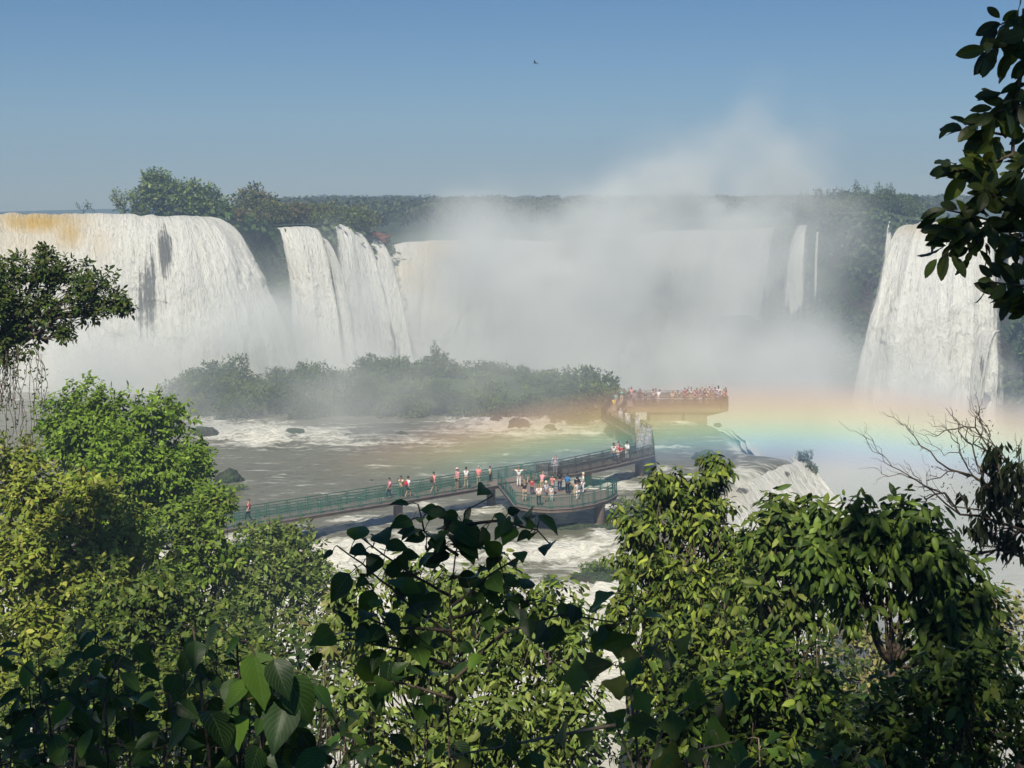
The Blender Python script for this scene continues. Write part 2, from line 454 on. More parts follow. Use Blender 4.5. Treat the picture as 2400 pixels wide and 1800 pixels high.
# ------------------------------------------------------------------ waterfalls
def fall_mat():
    m, t, out = material('falling_water')
    thin = t.n('ShaderNodeAttribute', attribute_name='thin').outputs['Fac']
    amb = t.n('ShaderNodeAttribute', attribute_name='amber').outputs['Fac']
    uv = t.n('ShaderNodeAttribute', attribute_name='wh').outputs['Vector']
    s1 = t.noise(t.n('ShaderNodeMapping', {'Vector': uv, 'Scale': (1.1, .10, 1)}).outputs[0], 1, 6, .68, .3)
    s2 = t.noise(t.n('ShaderNodeMapping', {'Vector': uv, 'Scale': (1.6, .55, 1)}).outputs[0], 1, 6, .7, .8)
    s3 = t.noise(t.n('ShaderNodeMapping', {'Vector': uv, 'Scale': (.22, .05, 1)}).outputs[0], 1, 4, .6, .2)
    st = t.m('ADD', t.m('MULTIPLY', s1, .6), t.m('MULTIPLY', s2, .4))
    dk = t.noise(t.n('ShaderNodeMapping', {'Vector': uv, 'Scale': (.5, .02, 1)}).outputs[0], 1, 4, .6, .1)
    white = t.mix(s3, (.79, .775, .66), (.88, .88, .84))
    sk = t.noise(t.n('ShaderNodeMapping', {'Vector': uv, 'Scale': (1.7, .045, 1)}).outputs[0], 1, 5, .7, .25)
    s4 = t.noise(t.n('ShaderNodeMapping', {'Vector': uv, 'Scale': (3.2, 1.1, 1)}).outputs[0], 1, 5, .75, .5)
    shade = t.ramp(t.m('ADD', t.m('MULTIPLY', st, .6), t.m('MULTIPLY', s4, .4)), [(.34, (.46, .48, .46)), (.49, (1, 1, 1))])
    mm = t.n('ShaderNodeMix', {0: 1.0, 6: white, 7: shade}, data_type='RGBA', blend_type='MULTIPLY').outputs[2]
    c = t.mix(t.m('MULTIPLY', amb, t.m('ADD', .35, t.m('MULTIPLY', s3, 1.1)), clamp=True), mm, (.62, .42, .10))
    k = t.m('SUBTRACT', t.m('ADD', t.m('MULTIPLY', thin, 1.15), .1), t.m('ADD', t.m('MULTIPLY', sk, 1.2), t.m('MULTIPLY', s2, .5)))
    k = t.n('ShaderNodeMapRange', {'Value': k, 'From Min': -.06, 'From Max': .16}, interpolation_type='SMOOTHSTEP').outputs[0]
    c = t.mix(t.m('MULTIPLY', k, .85), c, (.07, .07, .065))
    h = t.m('ADD', t.m('ADD', t.m('MULTIPLY', s2, .7), t.m('MULTIPLY', s1, .8)), t.m('MULTIPLY', s4, .5))
    bn = t.n('ShaderNodeBump', {'Strength': 1.0, 'Distance': 1.0, 'Height': h})
    b = t.n('ShaderNodeBsdfPrincipled', {'Base Color': c, 'Roughness': .75, 'Specular IOR Level': .15, 'Normal': bn.outputs[0]})
    tp = t.n('ShaderNodeBsdfTransparent')
    ed = t.n('ShaderNodeAttribute', attribute_name='edge').outputs['Fac']
    a = t.n('ShaderNodeMapRange', {'Value': t.m('SUBTRACT', t.m('MULTIPLY', ed, 1.5), t.m('ADD', t.m('MULTIPLY', sk, 1.6), t.m('MULTIPLY', s2, .5))), 'From Min': -.85, 'From Max': -.45}, interpolation_type='SMOOTHSTEP').outputs[0]
    mx = t.n('ShaderNodeMixShader', {0: a, 1: tp.outputs[0], 2: b.outputs[0]})
    t.link(mx.outputs[0], out.inputs[0]); return m
M_FALL = fall_mat()
def curtain(name, T, B, label, cat='waterfall', step=.45, nv=110, disp=1.0, thin=None, amber=None, power=.5, group=None, seed=0, soft=2.0, thick=.6, flow=None, fadeb=0.0, thin0=0.0):
    T = np.array([W(*p) for p in T]); B = np.array([W(*p) for p in B]) if flow is None else T + np.array(flow) * (1 + .12 * np.sin(np.arange(len(T)) * 2.1))[:, None]
    n = max(6, int(np.linalg.norm(np.diff(T, axis=0), axis=1).sum() / step)); n = max(n, int(np.linalg.norm(np.diff(B, axis=0), axis=1).sum() / step * .8))
    k = np.linspace(0, len(T) - 1, n)
    ip = lambda A: np.column_stack([np.interp(k, range(len(A)), A[:, i]) for i in range(3)])
    T, B = ip(T), ip(B)
    for _ in range(2):
        T[1:-1] = (T[:-2] + T[1:-1] * 2 + T[2:]) / 4; B[1:-1] = (B[:-2] + B[1:-1] * 2 + B[2:]) / 4
    v = np.linspace(0, 1, nv)
    h = np.linalg.norm(T - B, axis=1)
    w = np.concatenate([[0], np.cumsum(np.linalg.norm(np.diff((T + B) / 2, axis=0), axis=1))])
    s = v ** power
    P = np.empty((n, nv, 3))
    for i in range(2): P[:, :, i] = T[:, i:i + 1] * (1 - s) + B[:, i:i + 1] * s
    P[:, :, 2] = T[:, 2:3] * (1 - v) + B[:, 2:3] * v
    WW = w[:, None] + 0 * v; HH = h[:, None] * v
    tt = np.gradient(P[:, :, :2], axis=0); tt /= np.linalg.norm(tt, axis=2, keepdims=True) + 1e-9
    nx, ny = tt[:, :, 1], -tt[:, :, 0]
    fl = fbm(WW * .1, HH * .02, seed, 2, 2)
    cl = fbm(WW * .4 + 1.6 * fl, HH * .22, seed, 5, 4, .62); cl = np.where(cl > 0, cl * 1.5, cl * .6)
    sk = fbm(WW * .34, HH * .018, seed, 5, 6, .62)
    bulk = fbm(WW * .09, HH * .03, seed, 2, 8)
    D = disp * (.85 * cl * ss(.04, .35, v) + 1.5 * sk * ss(0, .15, v) + 1.6 * bulk * ss(0, .3, v))
    P[:, :, 0] += nx * D; P[:, :, 1] += ny * D
    top = (.25 if 'far' not in label else 1.0) * fbm(WW * (.6 if 'far' not in label else .12), 0, seed, 3, 12); P[:, :, 2] += top * ss(.1, 0, v)
    px = 1200 + P[:, :, 0] / P[:, :, 1] * F; py = HZ + (HC - P[:, :, 2]) / P[:, :, 1] * F
    def field(L):
        r = np.zeros_like(px)
        for cx, cy_, rx, ry, a in (L or []): r = np.maximum(r, a * np.exp(-(((px - cx) / rx) ** 2 + ((py - cy_) / ry) ** 2)))
        return r
    ed = np.minimum(ss(0, soft, WW), ss(0, soft, WW.max() - WW)) * 1.0
    if fadeb: ed = ed * ss(1.0, 1.0 - fadeb, v)[None, :]
    # a second skin behind gives the sheet real thickness
    A = {'thin': np.maximum(field(thin), thin0 * (.6 + .8 * fbm(WW * .3, HH * .02, seed, 2, 77))).ravel(), 'amber': field(amber).ravel(), 'edge': ed.ravel(), 'wh': np.stack([WW + seed * 31, HH, 0 * WW], -1).reshape(-1, 3)}
    me_col = A.pop('wh')
    Pb = P.copy(); Pb[:, :, 0] -= nx * thick; Pb[:, :, 1] -= ny * thick
    V = np.concatenate([P.reshape(-1, 3), Pb.reshape(-1, 3)]); gf = grid_faces(n, nv)
    att = {k2: np.concatenate([a, a]) for k2, a in A.items()}
    o = mesh(name, V, np.concatenate([gf, gf[:, ::-1] + n * nv]), M_FALL, attrs=att)
    at = o.data.attributes.new('wh', 'FLOAT_VECTOR', 'POINT'); at.data.foreach_set('vector', np.concatenate([me_col, me_col]).astype(np.float32).ravel())
    return setp(o, label, cat, group)

curtain('waterfall', [(-260, 500, 243), (-20, 500, 240), (150, 501, 239), (300, 503, 238), (420, 506, 238), (470, 507, 239), (505, 511, 242)],
        [(-300, 905, 216), (-20, 905, 216), (140, 905, 216), (300, 905, 216), (480, 900, 219), (600, 890, 225), (705, 870, 236)],
        'huge cream waterfall on the left with a dark rock streak down its middle', thin=[(352, 690, 58, 230, .80), (385, 590, 34, 110, .86), (318, 600, 18, 120, .6), (425, 650, 16, 170, .5), (250, 640, 16, 140, .3), (440, 760, 22, 110, .5), (300, 620, 12, 40, .6), (560, 800, 24, 90, .3), (640, 760, 16, 100, .25)],
        amber=[(90, 520, 110, 30, 1.1), (160, 545, 40, 40, .9), (30, 512, 60, 14, .8), (230, 570, 30, 50, .35), (60, 560, 120, 60, .35)], seed=1)
curtain('waterfall', [(640, 535, 254), (700, 531, 256), (748, 534, 257)], [(672, 870, 243), (745, 870, 240), (820, 860, 244)],
        'narrow white waterfall just right of the brown rock buttress', thin=[(725, 620, 12, 60, .7)], seed=2, disp=.9, soft=3.0, thin0=.35)
curtain('waterfall', [(742, 548, 259), (762, 560, 260)], [(790, 850, 247), (850, 850, 250)], 'thin grey ribbon of water between two narrow white waterfalls', seed=3, disp=.6, soft=2.5, thin0=.5)
curtain('waterfall', [(778, 524, 261), (815, 529, 263), (842, 546, 268)], [(805, 1000, 250), (875, 1000, 251), (955, 1000, 256)],
        'white waterfall below the green knoll, left of the red ledge', thin=[(800, 640, 10, 120, .5)], seed=4, disp=.9, soft=3.0, thin0=.4)
curtain('waterfall', [(850, 557, 270), (885, 561, 272)], [(915, 1030, 258), (1010, 1010, 262)], 'wispy strands of water dropping from the small red ledge', thin=[(860, 580, 30, 30, .7)], seed=5, disp=.5, soft=2.5, thin0=.6)
curtain('waterfall', [(885, 573, 328), (960, 567, 333), (1060, 564, 337), (1180, 562, 341), (1300, 560, 343), (1480, 546, 348), (1700, 539, 349), (1840, 531, 343)],
        [(870, 1080, 290), (960, 1090, 290), (1060, 1100, 290), (1180, 1100, 298), (1300, 1090, 306), (1480, 1085, 314), (1680, 1080, 318), (1800, 1080, 312)],
        'vast far waterfall half hidden by mist at the head of the gorge', step=.7, thin=[(1475, 600, 14, 60, .8)],
        amber=[(1060, 590, 80, 34, 1.2), (1000, 640, 90, 60, .6), (1370, 575, 60, 20, .5)], seed=6, disp=2.4, soft=9.0, thin0=.45)
curtain('waterfall', [(1868, 527, 317), (1898, 529, 315)], [(1815, 760, 309), (1905, 755, 308)], 'tall thin fan of water left of the dark green cliff', seed=7, disp=.6, soft=3.6, fadeb=.3, thin0=.6)
curtain('waterfall', [(1913, 545, 311), (1922, 545, 311)], [(1905, 730, 307), (1917, 730, 307)], 'faint thread of water on the cliff beside the tall thin fan', seed=8, disp=.2, soft=.8, step=.2, fadeb=.5, thin0=.75)
curtain('waterfall', [(2083, 518, 302), (2090, 516, 302)], [(2068, 640, 299), (2090, 650, 298)], 'short faint veil of water on the green cliff left of the big right waterfall', seed=9, disp=.2, soft=.9, step=.2, fadeb=.5, thin0=.8)
curtain('waterfall', [(2108, 530, 299), (2160, 521, 296), (2230, 517, 293), (2345, 514, 287)],
        [(1958, 1120, 277), (2080, 1130, 266), (2190, 1130, 264), (2372, 1110, 268)], 'big cream waterfall on the right behind the hanging dark leaves', seed=10, disp=1.3, soft=5.5,
        amber=[(2150, 535, 60, 20, .35)], thin=[(2180, 760, 10, 60, .3), (2230, 900, 12, 60, .35)])
curtain('waterfall', [(2372, 515, 286), (2395, 514, 285)], [(2350, 650, 283), (2395, 650, 282)], 'short white waterfall at the far right edge behind leaves', seed=11, disp=.4, soft=1.6, fadeb=.2, thin0=.3)
curtain('cascade', [(2290, 776, 262), (2345, 774, 259)], [(2262, 960, 262), (2300, 965, 258)], 'thin split cascade falling from the ledge at the right edge', 'cascade', thin=[(2300, 850, 12, 60, .8)], seed=12, disp=.3, soft=1.2, step=.25, fadeb=.5, thin0=.8)
# falls over the edge of the walkway's shelf
curtain('cascade', [(1668, 985, 180.5), (1705, 1001, 177.5), (1733, 1028, 169), (1738, 1058, 160)], None,
        'white cascade over the shelf edge just right of the far viewing deck', 'cascade', seed=13, disp=.45, nv=60, step=.25, power=.75, soft=.8, flow=(6.0, -5.0, -9.0))
curtain('cascade', [(1888, 1078, 153.5), (1830, 1092, 150), (1775, 1120, 144), (1700, 1160, 135), (1640, 1210, 126.5), (1600, 1290, 114)], None,
        'broad white cascade pouring over the shelf edge above the near trees', 'cascade', seed=14, disp=.9, nv=150, step=.16, power=.85, soft=.8, thick=.3, flow=(6.5, -14.0, -9.0),
        amber=[(1690, 1150, 50, 30, .3), (1620, 1190, 40, 30, .3)], thin=[(1735, 1150, 30, 14, .85), (1840, 1110, 20, 14, .8), (1880, 1150, 12, 30, .6), (1790, 1180, 14, 40, .55)])
curtain('cascade', [(1890, 1080, 153.0), (1900, 1085, 153.5), (1888, 1077, 156.5), (1850, 1070, 158)], None, 'thin outer rim of white water at the tip of the shelf', 'cascade', seed=15, disp=.3, nv=60, step=.2, power=.8, soft=.5, thick=.3, flow=(5.0, -5.0, -12.0))

# ------------------------------------------------------------------ spray
def mist(name, blobs, lo, hi, res, label, col=(.87, .90, .88), noise=.065, aniso=-.15, dens=1.0, contrast=2.7):
    ng = bpy.data.node_groups.new(name, 'GeometryNodeTree')
    ng.interface.new_socket('Geometry', in_out='OUTPUT', socket_type='NodeSocketGeometry')
    t = NT(ng)
    go = ng.nodes.new('NodeGroupOutput')
    p = t.n('GeometryNodeInputPosition').outputs[0]
    acc = None
    wz = t.n('ShaderNodeTexNoise', {'Scale': noise * .6, 'Detail': 2.0}, noise_dimensions='3D'); t.link(p, wz.inputs['Vector'])
    wv = t.n('ShaderNodeVectorMath', {0: wz.outputs['Color'], 1: (.5, .5, .5)}, operation='SUBTRACT').outputs[0]
    wv = t.n('ShaderNodeVectorMath', {0: wv, 1: (26, 26, 26)}, operation='MULTIPLY').outputs[0]
    pw = t.n('ShaderNodeVectorMath', {0: p, 1: wv}, operation='ADD').outputs[0]
    for c, r, a in blobs:
        d = t.n('ShaderNodeVectorMath', {0: pw, 1: tuple(float(v) for v in c)}, operation='SUBTRACT').outputs[0]
        d = t.n('ShaderNodeVectorMath', {0: d, 1: tuple(1.0 / v for v in r)}, operation='MULTIPLY').outputs[0]
        q = t.n('ShaderNodeVectorMath', {0: d, 1: d}, operation='DOT_PRODUCT').outputs['Value']
        k = t.m('SUBTRACT', 1.0, q, clamp=True)
        k = t.m('MULTIPLY', t.m('MULTIPLY', k, k), a)
        acc = k if acc is None else t.m('ADD', acc, k)
    nz = t.n('ShaderNodeTexNoise', {'Scale': noise, 'Detail': 5.0, 'Roughness': .6}, noise_dimensions='3D'); t.link(p, nz.inputs['Vector'])
    nf = t.m('MAXIMUM', t.m('ADD', 1.0, t.m('MULTIPLY', t.m('SUBTRACT', nz.outputs[0], .5), contrast * 4)), .04)
    den = t.m('MULTIPLY', t.m('MULTIPLY', acc, nf), dens)
    den = t.m('MULTIPLY', den, t.m('GREATER_THAN', den, .0004))
    vc = t.n('GeometryNodeVolumeCube', {'Density': den, 'Min': lo, 'Max': hi, 'Resolution X': res[0], 'Resolution Y': res[1], 'Resolution Z': res[2]})
    m, mt, out = material(name)
    pv = mt.n('ShaderNodeVolumePrincipled', {'Color': (*col, 1), 'Density': 1.0, 'Anisotropy': aniso})
    mt.link(pv.outputs[0], out.inputs['Volume'])
    sm = t.n('GeometryNodeSetMaterial', {'Geometry': vc.outputs[0], 'Material': m})
    t.link(sm.outputs[0], go.inputs[0])
    me = bpy.data.meshes.new(name); me.materials.append(m)
    o = bpy.data.objects.new(name, me); COL.objects.link(o)
    md = o.modifiers.new('spray', 'NODES'); md.node_group = ng
    return setp(o, label, 'mist', kind='stuff')
def Bl(px, py, Y, r, a): return (W(px, py, Y), r, a)
MIST = [
    Bl(60, 920, 212, (52, 14, 13), .05), Bl(330, 900, 212, (40, 14, 11), .06), Bl(560, 870, 216, (26, 14, 10), .06), Bl(300, 760, 222, (60, 8, 16), .014),
    Bl(740, 860, 236, (24, 16, 15), .045), Bl(880, 780, 250, (26, 22, 22), .035), Bl(470, 935, 184, (26, 10, 7), .05), Bl(560, 850, 190, (30, 9, 7), .02),
    Bl(800, 900, 170, (55, 14, 16), .028),
    Bl(1150, 740, 285, (38, 30, 24), .035), Bl(1350, 710, 290, (45, 34, 30), .034), Bl(1300, 660, 290, (16, 10, 12), .05), Bl(1170, 575, 314, (13, 10, 12), .07), Bl(1235, 585, 316, (9, 10, 10), .07), Bl(1400, 800, 262, (60, 34, 26), .032), Bl(1400, 555, 318, (32, 10, 8), .05), Bl(1540, 560, 318, (20, 10, 8), .05), Bl(1330, 540, 318, (10, 9, 8), .05),
    Bl(1600, 610, 300, (46, 26, 24), .032), Bl(1650, 515, 312, (42, 18, 14), .062), Bl(1700, 440, 312, (28, 16, 16), .026), Bl(1790, 340, 314, (15, 13, 22), .013), Bl(1580, 470, 315, (36, 13, 11), .030), Bl(1800, 240, 314, (11, 10, 16), .009), Bl(1870, 420, 314, (15, 12, 17), .018), Bl(1920, 300, 314, (9, 10, 16), .006), Bl(1530, 500, 318, (26, 11, 7), .04), Bl(1800, 520, 314, (18, 14, 14), .03),
    Bl(1880, 820, 265, (36, 36, 26), .014), Bl(2120, 1010, 240, (46, 26, 9), .06), Bl(1750, 930, 236, (40, 36, 18), .04), Bl(2000, 1020, 225, (50, 40, 10), .045),
    Bl(2000, 1180, 205, (44, 50, 14), .08), Bl(1900, 1320, 172, (26, 30, 13), .08), Bl(2300, 1250, 186, (40, 40, 13), .08), Bl(2350, 1500, 150, (30, 30, 14), .06),
]
mist('spray_mist', MIST, (-105, 140, -33), (120, 345, 64), (150, 136, 80), 'white spray rising from the gorge and the feet of the falls')
# ------------------------------------------------------------------ rainbow: its light painted as volume colour at 42 degrees round the point opposite the sun
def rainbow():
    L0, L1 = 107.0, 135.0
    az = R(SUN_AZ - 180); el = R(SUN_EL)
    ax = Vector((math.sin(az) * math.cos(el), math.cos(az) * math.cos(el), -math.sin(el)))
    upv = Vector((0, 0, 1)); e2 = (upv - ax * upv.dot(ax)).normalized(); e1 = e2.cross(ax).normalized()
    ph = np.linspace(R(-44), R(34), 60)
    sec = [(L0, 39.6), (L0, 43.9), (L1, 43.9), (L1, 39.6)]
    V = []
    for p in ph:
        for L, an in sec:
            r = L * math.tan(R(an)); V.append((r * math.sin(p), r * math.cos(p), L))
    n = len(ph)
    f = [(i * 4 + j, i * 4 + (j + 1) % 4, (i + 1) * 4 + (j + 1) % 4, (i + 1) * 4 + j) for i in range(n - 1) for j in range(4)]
    f += [(3, 2, 1, 0), ((n - 1) * 4, (n - 1) * 4 + 1, (n - 1) * 4 + 2, (n - 1) * 4 + 3)]
    m, t, out = material('rainbow')
    sp = t.n('ShaderNodeSeparateXYZ', {0: t.n('ShaderNodeTexCoord').outputs['Object']})
    x, y, z = sp.outputs
    r = t.m('SQRT', t.m('ADD', t.m('MULTIPLY', x, x), t.m('MULTIPLY', y, y)))
    an = t.m('MULTIPLY', t.m('ARCTAN2', r, z), 180 / math.pi)
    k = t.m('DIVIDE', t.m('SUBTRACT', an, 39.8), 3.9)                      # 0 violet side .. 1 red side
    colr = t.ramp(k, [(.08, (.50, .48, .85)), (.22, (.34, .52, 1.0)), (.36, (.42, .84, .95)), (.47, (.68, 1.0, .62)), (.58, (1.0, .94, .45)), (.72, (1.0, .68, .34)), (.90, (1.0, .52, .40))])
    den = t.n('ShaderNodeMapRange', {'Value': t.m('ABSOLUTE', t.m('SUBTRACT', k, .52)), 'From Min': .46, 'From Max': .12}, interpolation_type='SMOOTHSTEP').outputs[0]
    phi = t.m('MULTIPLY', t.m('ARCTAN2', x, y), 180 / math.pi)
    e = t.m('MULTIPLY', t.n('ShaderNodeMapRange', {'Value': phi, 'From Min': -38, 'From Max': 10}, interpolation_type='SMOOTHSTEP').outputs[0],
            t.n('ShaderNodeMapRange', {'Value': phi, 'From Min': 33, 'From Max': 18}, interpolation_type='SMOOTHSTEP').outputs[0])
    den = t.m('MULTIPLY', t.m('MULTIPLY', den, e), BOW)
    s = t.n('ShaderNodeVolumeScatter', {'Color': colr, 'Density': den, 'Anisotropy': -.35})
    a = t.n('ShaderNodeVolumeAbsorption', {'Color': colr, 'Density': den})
    ad = t.n('ShaderNodeAddShader', {0: s.outputs[0], 1: a.outputs[0]})
    t.link(ad.outputs[0], out.inputs['Volume'])
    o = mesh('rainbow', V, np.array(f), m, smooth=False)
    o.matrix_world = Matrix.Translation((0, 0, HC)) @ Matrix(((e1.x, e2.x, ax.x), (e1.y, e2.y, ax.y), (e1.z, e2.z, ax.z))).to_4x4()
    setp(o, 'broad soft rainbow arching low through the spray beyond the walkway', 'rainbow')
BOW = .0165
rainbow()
def haze():
    mb = MB(); mb.box((-700, -60, -34.5), (700, 1250, 70))
    m, t, out = material('haze')
    pv = t.n('ShaderNodeVolumePrincipled', {'Color': (.42, .58, .80, 1), 'Density': .00095, 'Anisotropy': 0.0})
    t.link(pv.outputs[0], out.inputs['Volume'])
    o = mb.build('haze', m); setp(o, kind='stuff')
haze()
# ------------------------------------------------------------------ walkway and viewing decks
DZ, RT, BZ = 1.9, 2.95, 1.58
def steel(name, col, al=.34):
    m = solid(name, col, .45, .0, .2, 3.0, spec=.5)
    m2, t, out = material(name + '_mesh')
    br = t.n('ShaderNodeTexBrick', {'Vector': t.obj(), 'Scale': 6.0, 'Mortar Size': .02, 'Brick Width': .5, 'Row Height': .5}, offset=0)
    a = t.m('ADD', al - .1, t.m('MULTIPLY', t.noise(t.obj(), 1.2, 2), .2))
    b = t.n('ShaderNodeBsdfPrincipled', {'Base Color': (*col, 1), 'Roughness': .5})
    mx = t.n('ShaderNodeMixShader', {0: a, 1: t.n('ShaderNodeBsdfTransparent').outputs[0], 2: b.outputs[0]})
    t.link(mx.outputs[0], out.inputs[0]); return m, m2
M_GRN, M_GRNM = steel('green_railing', (.012, .095, .06), .2)
M_BRN, M_BRNM = steel('weathered_railing', (.045, .042, .034), .42)
M_CONC = solid('wet_concrete', (.17, .125, .09), .7, 0, .35, 1.2, .5)
M_DECK = solid('deck_boards', (.20, .16, .13), .6, 0, .25, 2.0, .3)
def rail_line(pts, parent, mats, z=DZ, panel=1.9, h=1.05):
    pts = [np.array(p, float) for p in pts]
    for a, b in zip(pts[:-1], pts[1:]):
        L = np.linalg.norm(b - a); n = max(1, round(L / panel))
        for i in range(n):
            p = a + (b - a) * (i + .02) / n; q = a + (b - a) * (i + .98) / n
            P = lambda t_, zz: (p[0] + (q[0] - p[0]) * t_, p[1] + (q[1] - p[1]) * t_, z + zz)
            mb = MB()
            mb.bar(P(0, h), P(1, h), .06, .05); mb.bar(P(0, .16), P(1, .16), .05); mb.bar(P(0, h - .2), P(1, h - .2), .035)
            for t_ in (0, .09, .91, 1): mb.bar(P(t_, -.12), P(t_, h), .042 if t_ in (0, 1) else .03)
            mb.bar(P(.5, .16), P(.5, h - .2), .03)
            o = mb.build('railing_panel', mats[0], parent)
            w = MB(); w.bar(P(.01, .5), P(.99, .5), .012, .72 - .06)
            w.build('wire_mesh', mats[1], o)
def deck_poly(poly, parent, z=DZ, bz=BZ, name='deck'):
    mb = MB(); mb.prism(poly, bz, z - .06); 
    c = np.mean(poly, 0)
    mb.build('deck_beam', M_CONC, parent)
    mb = MB(); mb.prism([tuple(c + (np.array(p) - c) * 1.0 + (np.array(p) - c) / np.linalg.norm(np.array(p) - c) * .09) for p in poly], z - .057, z)
    mb.build(name, M_DECK, parent)
def offs(line, d):
    P = np.array(line, float); t = np.gradient(P, axis=0)
    seg = np.diff(P, axis=0); seg /= np.linalg.norm(seg, axis=1, keepdims=True); out = []
    for i in range(len(P)):
        if i == 0: n = np.array([-seg[0][1], seg[0][0]]); k = 1
        elif i == len(P) - 1: n = np.array([-seg[-1][1], seg[-1][0]]); k = 1
        else:
            n1 = np.array([-seg[i - 1][1], seg[i - 1][0]]); n2 = np.array([-seg[i][1], seg[i][0]])
            n = n1 + n2; n /= np.linalg.norm(n); k = min(1.8, 1 / max(.3, n.dot(n1)))
        out.append(P[i] + n * d * k)
    return out
def strip(line, parent, mats, w=1.75, skipL=(), skipR=()):
    L, Rr = offs(line, w / 2), offs(line, -w / 2)
    deck_poly_list = list(zip(L[:-1], L[1:], Rr[1:], Rr[:-1]))
    mbs, mbd = MB(), MB()
    n = len(line)
    Lb, Rb = offs(line, w / 2 + .1), offs(line, -w / 2 - .1)
    def sl(mb, A, B, z0, z1):
        m = len(A); V = []
        for a, b in zip(A, B): V += [(a[0], a[1], z0), (b[0], b[1], z0), (b[0], b[1], z1), (a[0], a[1], z1)]
        f = [(i * 4 + j, i * 4 + (j + 1) % 4, i * 4 + 4 + (j + 1) % 4, i * 4 + 4 + j) for i in range(m - 1) for j in range(4)] + [(3, 2, 1, 0), (m * 4 - 4, m * 4 - 3, m * 4 - 2, m * 4 - 1)]
        mb.add(V, f)
    sl(mbs, L, Rr, BZ, DZ - .06); sl(mbd, Lb, Rb, DZ - .057, DZ)
    mbs.build('deck_beam', M_CONC, parent); mbd.build('deck', M_DECK, parent)
    for i in range(n - 1):
        m_ = mats[i] if isinstance(mats, list) else mats
        if i not in skipL: rail_line([L[i], L[i + 1]], parent, m_)
        if i not in skipR: rail_line([Rr[i], Rr[i + 1]], parent, m_)
def pier(parent, x, y, r=.42, z0=-3.0, z1=BZ, round_=True, wx=1.2, wy=.7):
    mb = MB()
    if round_: mb.tube([(x, y, z0), (x, y, z1 - .25), (x, y, z1 - .05), (x, y, z1 + .01)], [r, r, r * 1.12, r * 1.2], 20)
    else: mb.box((x - wx / 2, y - wy / 2, z0), (x + wx / 2, y + wy / 2, z1 + .01))
    return mb.build('pier', M_CONC, parent, smooth=round_)
M_DIM, M_DIMM = steel('dull_olive_railing', (.05, .05, .028), .8)
GG, BB, DD = (M_GRN, M_GRNM), (M_BRN, M_BRNM), (M_DIM, M_DIMM)
walk = setp(empty('walkway', (-6.9, 126, 0)), 'long elevated concrete walkway with green mesh railings zigzagging over the river', 'walkway')
class Off:     # parts are modelled in world coordinates and parented to a base at the walkway's foot
    pass
def under(root):
    """children were built in world coordinates: keep them there"""
    for o in list(bpy.data.objects):
        if o.parent == root: o.matrix_parent_inverse = Matrix.Translation(-root.location)
PATH = [(-27.5, 107.3), (-20.9, 113.9), (-6.9, 126.2), (-2.5, 130.2), (2.6, 134.6), (5.0, 136.2), (9.0, 140.8), (12.6, 145.6), (13.4, 157.2), (10.8, 170.6), (12.6, 180.6)]
strip(PATH, walk, [GG, GG, GG, GG, BB, BB, BB, DD, DD, DD, DD], skipR=(3,))
for x, y in ((-9.2, 124.0), (-17.2, 117.2), (-1.8, 131.5), (6.8, 138.4)): pier(walk, x, y, .38)
pier(walk, 12.0, 144.6, .42); pier(walk, 12.0, 167.5, round_=False, wx=2.0, wy=3.0, z0=-2)
under(walk)
# near balcony
bal = setp(empty('viewing_balcony', (3.5, 121.5, 0)), 'crowded curved viewing balcony on round brown piers beside the walkway', 'viewing deck')
front = [G(px, py, DZ)[:2] for px, py in ((1206, 1184), (1240, 1190), (1290, 1193), (1340, 1190), (1392, 1181), (1425, 1171), (1446, 1158))]
back = [G(px, py, DZ)[:2] for px, py in ((1440, 1151), (1376, 1146), (1330, 1150))]
conL = np.array([-1.2, 130.5]); conR = np.array([1.0, 132.2])
poly = [conL] + [G(1196, 1170, DZ)[:2]] + front + back + [G(1262, 1138, DZ)[:2], conR]
deck_poly([tuple(p) for p in poly], bal)
rail_line([conL, poly[1]], bal, GG); rail_line([poly[1]] + front, bal, GG, panel=1.5); rail_line([front[-1]] + back + [poly[-2], conR], bal, GG, panel=1.5)
pier(bal, *G(1405, 1172, DZ)[:2], .43); pier(bal, *G(1266, 1172, DZ)[:2], .43)
under(bal)
# far deck
fd = setp(empty('viewing_platform', (19, 182, 0)), 'far crowded viewing platform on broad concrete piers at the edge of the drop', 'viewing deck')
fp = [(14.2, 179.6), (24.3, 179.6), (25.4, 180.4), (25.5, 185.2), (24.6, 186), (13.2, 186), (11.9, 180.9)]
deck_poly(fp, fd, bz=1.25)
rail_line([(14.2, 179.6), (24.3, 179.6), (25.4, 180.4), (25.5, 185.2), (24.6, 186), (13.2, 186), (11.8, 181.3)], fd, BB)
for a, b in ((16.2, 19.85), (20.25, 22.85)):
    mb = MB(); mb.box((a, 179.9, -2.5), (b, 184.6, 1.26)); mb.build('pier', M_CONC, fd)
mb = MB(); mb.add([(22.85, 179.9, 1.26), (25.2, 180.2, 1.26), (22.85, 179.9, .75), (22.85, 185.2, 1.26), (25.2, 185.2, 1.26), (22.85, 185.2, .75)], [(0, 2, 1), (3, 4, 5)], [(0, 1, 4, 3), (1, 2, 5, 4), (0, 3, 5, 2)]); mb.build('bracket', M_CONC, fd)
under(fd)

